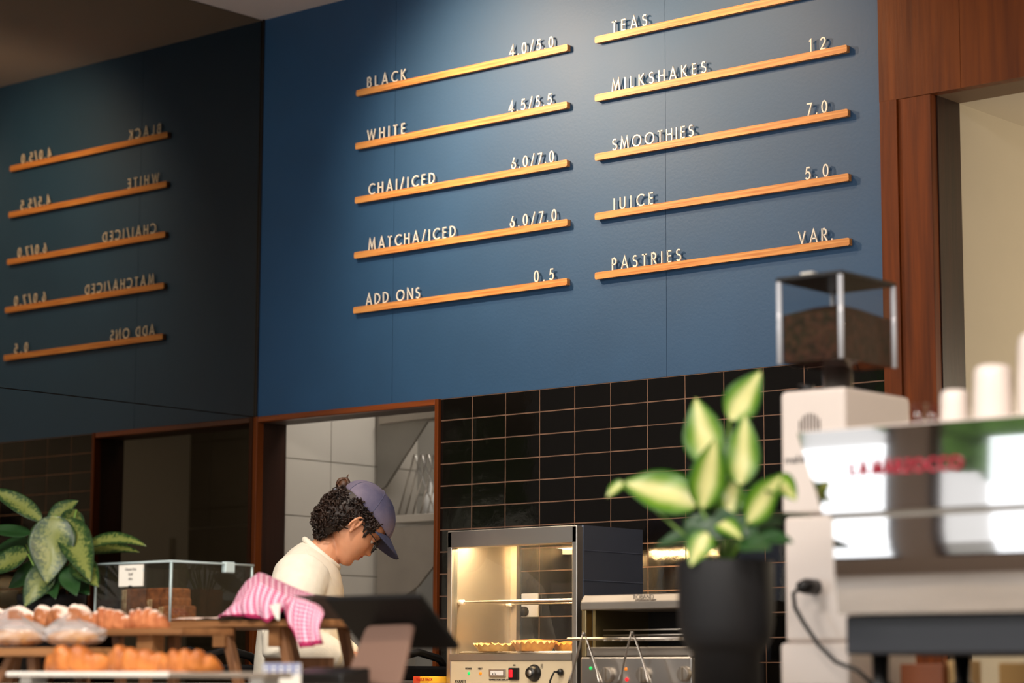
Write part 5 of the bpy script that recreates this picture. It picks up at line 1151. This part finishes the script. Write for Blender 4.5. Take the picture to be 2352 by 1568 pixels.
for px_ in (2010, 2370): x_ = P(px_, 1520, EY+.08).x; MB().lathe([(.026, CT), (.026, CT+.008), (.016, CT+.014), (.018, zd0+.004)], (x_, EY+.10, 0), 20).build('foot', M['black'], t, smooth=True); MB().lathe([(.026, CT), (.026, CT+.008), (.016, CT+.014), (.018, zd0+.004)], (x_, EY+.42, 0), 20).build('foot', M['black'], t, smooth=True)
red = mat('red_enamel_lettering', (156, 18, 44), .4)
yy = up_rows[5][1]-.004
a, b = P(1958, 1092, yy), P(2206, 1078, yy); LZ = (a.z+b.z)/2
for i_, (wrd, pa, pb) in enumerate((('LA', 1952, 1990), ('MARZOCCO', 2002, 2208))):
    fx, ex = P(pa, 1092, yy).x, P(pb, 1078, yy).x
    sl = (up_rows[7][1]-up_rows[4][1])/(up_rows[7][2]-up_rows[4][2])
    uz = V((0, sl, 1)).normalized(); zz = P(2060, 1086, yy).z; s_ = (zz-z1b)/H_; y_ = EY-.035+.0015*s_**2-.0045
    word(wrd, t, red, (fx, y_, zz), (1, 0, 0), uz, V((1, 0, 0)).cross(uz)*-1 if False else V((0, 1, 0)), .026, ex-fx, 'letter', -.002, .2)
# cups and glasses on the machine
CTZ = zt_+.003
def cup(px0, px1, ptop, Y, label):
    A, B = P(px0, ptop, Y), P(px1, ptop, Y); cx = (A.x+B.x)/2; r = (px1-px0)/2*(Y-CAM.y)/ray((px0+px1)/2, ptop).y/F_PX; h = P((px0+px1)/2, ptop, Y).z-CTZ
    mb = MB(); mb.lathe([(r, CTZ), (r*1.0, CTZ+.004), (r*.97, CTZ+h*.5), (r*.93, CTZ+h*.85), (r*.86, CTZ+h*.96), (r*.72, CTZ+h*.99), (r*.68, CTZ+h), (.001, CTZ+h-.001)], (cx, Y, 0), 36)
    return tag(mb.build('cup', M['white_enamel'], smooth=True), label, 'cup', 'white cups on the coffee machine')
cup(2158, 2229, 896, EY+.16, 'smallest upturned white cup, left of the three on the coffee machine')
cup(2233, 2329, 839, EY+.14, 'middle upturned white cup between the small and the tall cups')
cup(2334, 2450, 765, EY+.13, 'tallest upturned white cup cut by the right edge')
amb = glass('amber_glass', (.92, .66, .42), 2.0)
for i, (pa, pb, lab) in enumerate(((2094, 2126, 'left amber glass tumbler left of the white cups on the machine'), (2128, 2160, 'right amber glass tumbler touching the smallest white cup'))):
    Y = EY+.20; A, B = P(pa, 930, Y), P(pb, 930, Y); r = (B.x-A.x)/2*.9; cx = (A.x+B.x)/2; h = P(pa, 928, Y).z-CTZ
    tag(MB().lathe([(r*.8, CTZ), (r, CTZ+h), (r*.9, CTZ+h), (r*.72, CTZ+.006), (.001, CTZ+.006)], (cx, Y, 0), 24).build('tumbler', amb, smooth=True), lab, 'glass', 'amber tumblers on the coffee machine')
# things glimpsed under the machine
def under(px0, px1, ptop, Y, m_, nm, lab, cat):
    A, B = P(px0, ptop, Y), P(px1, ptop, Y); tag(MB().box(A.x, B.x, Y, Y+.08, CT, A.z).build(nm, m_, bevel=.004), lab, cat)
under(2066, 2166, 1524, EY+.60, mat('copper_brown', (140, 76, 40), .4), 'copper_canister', 'copper brown canister glimpsed under the coffee machine', 'canister')
under(2174, 2212, 1516, EY+.62, mat('cream_tub', (214, 176, 116), .5), 'cream_tub', 'narrow cream tub glimpsed under the coffee machine', 'tub')
under(2292, 2380, 1522, EY+.62, mat('straw_basket', (206, 160, 92), .6), 'straw_box', 'straw coloured box under the machine at the right edge', 'box')
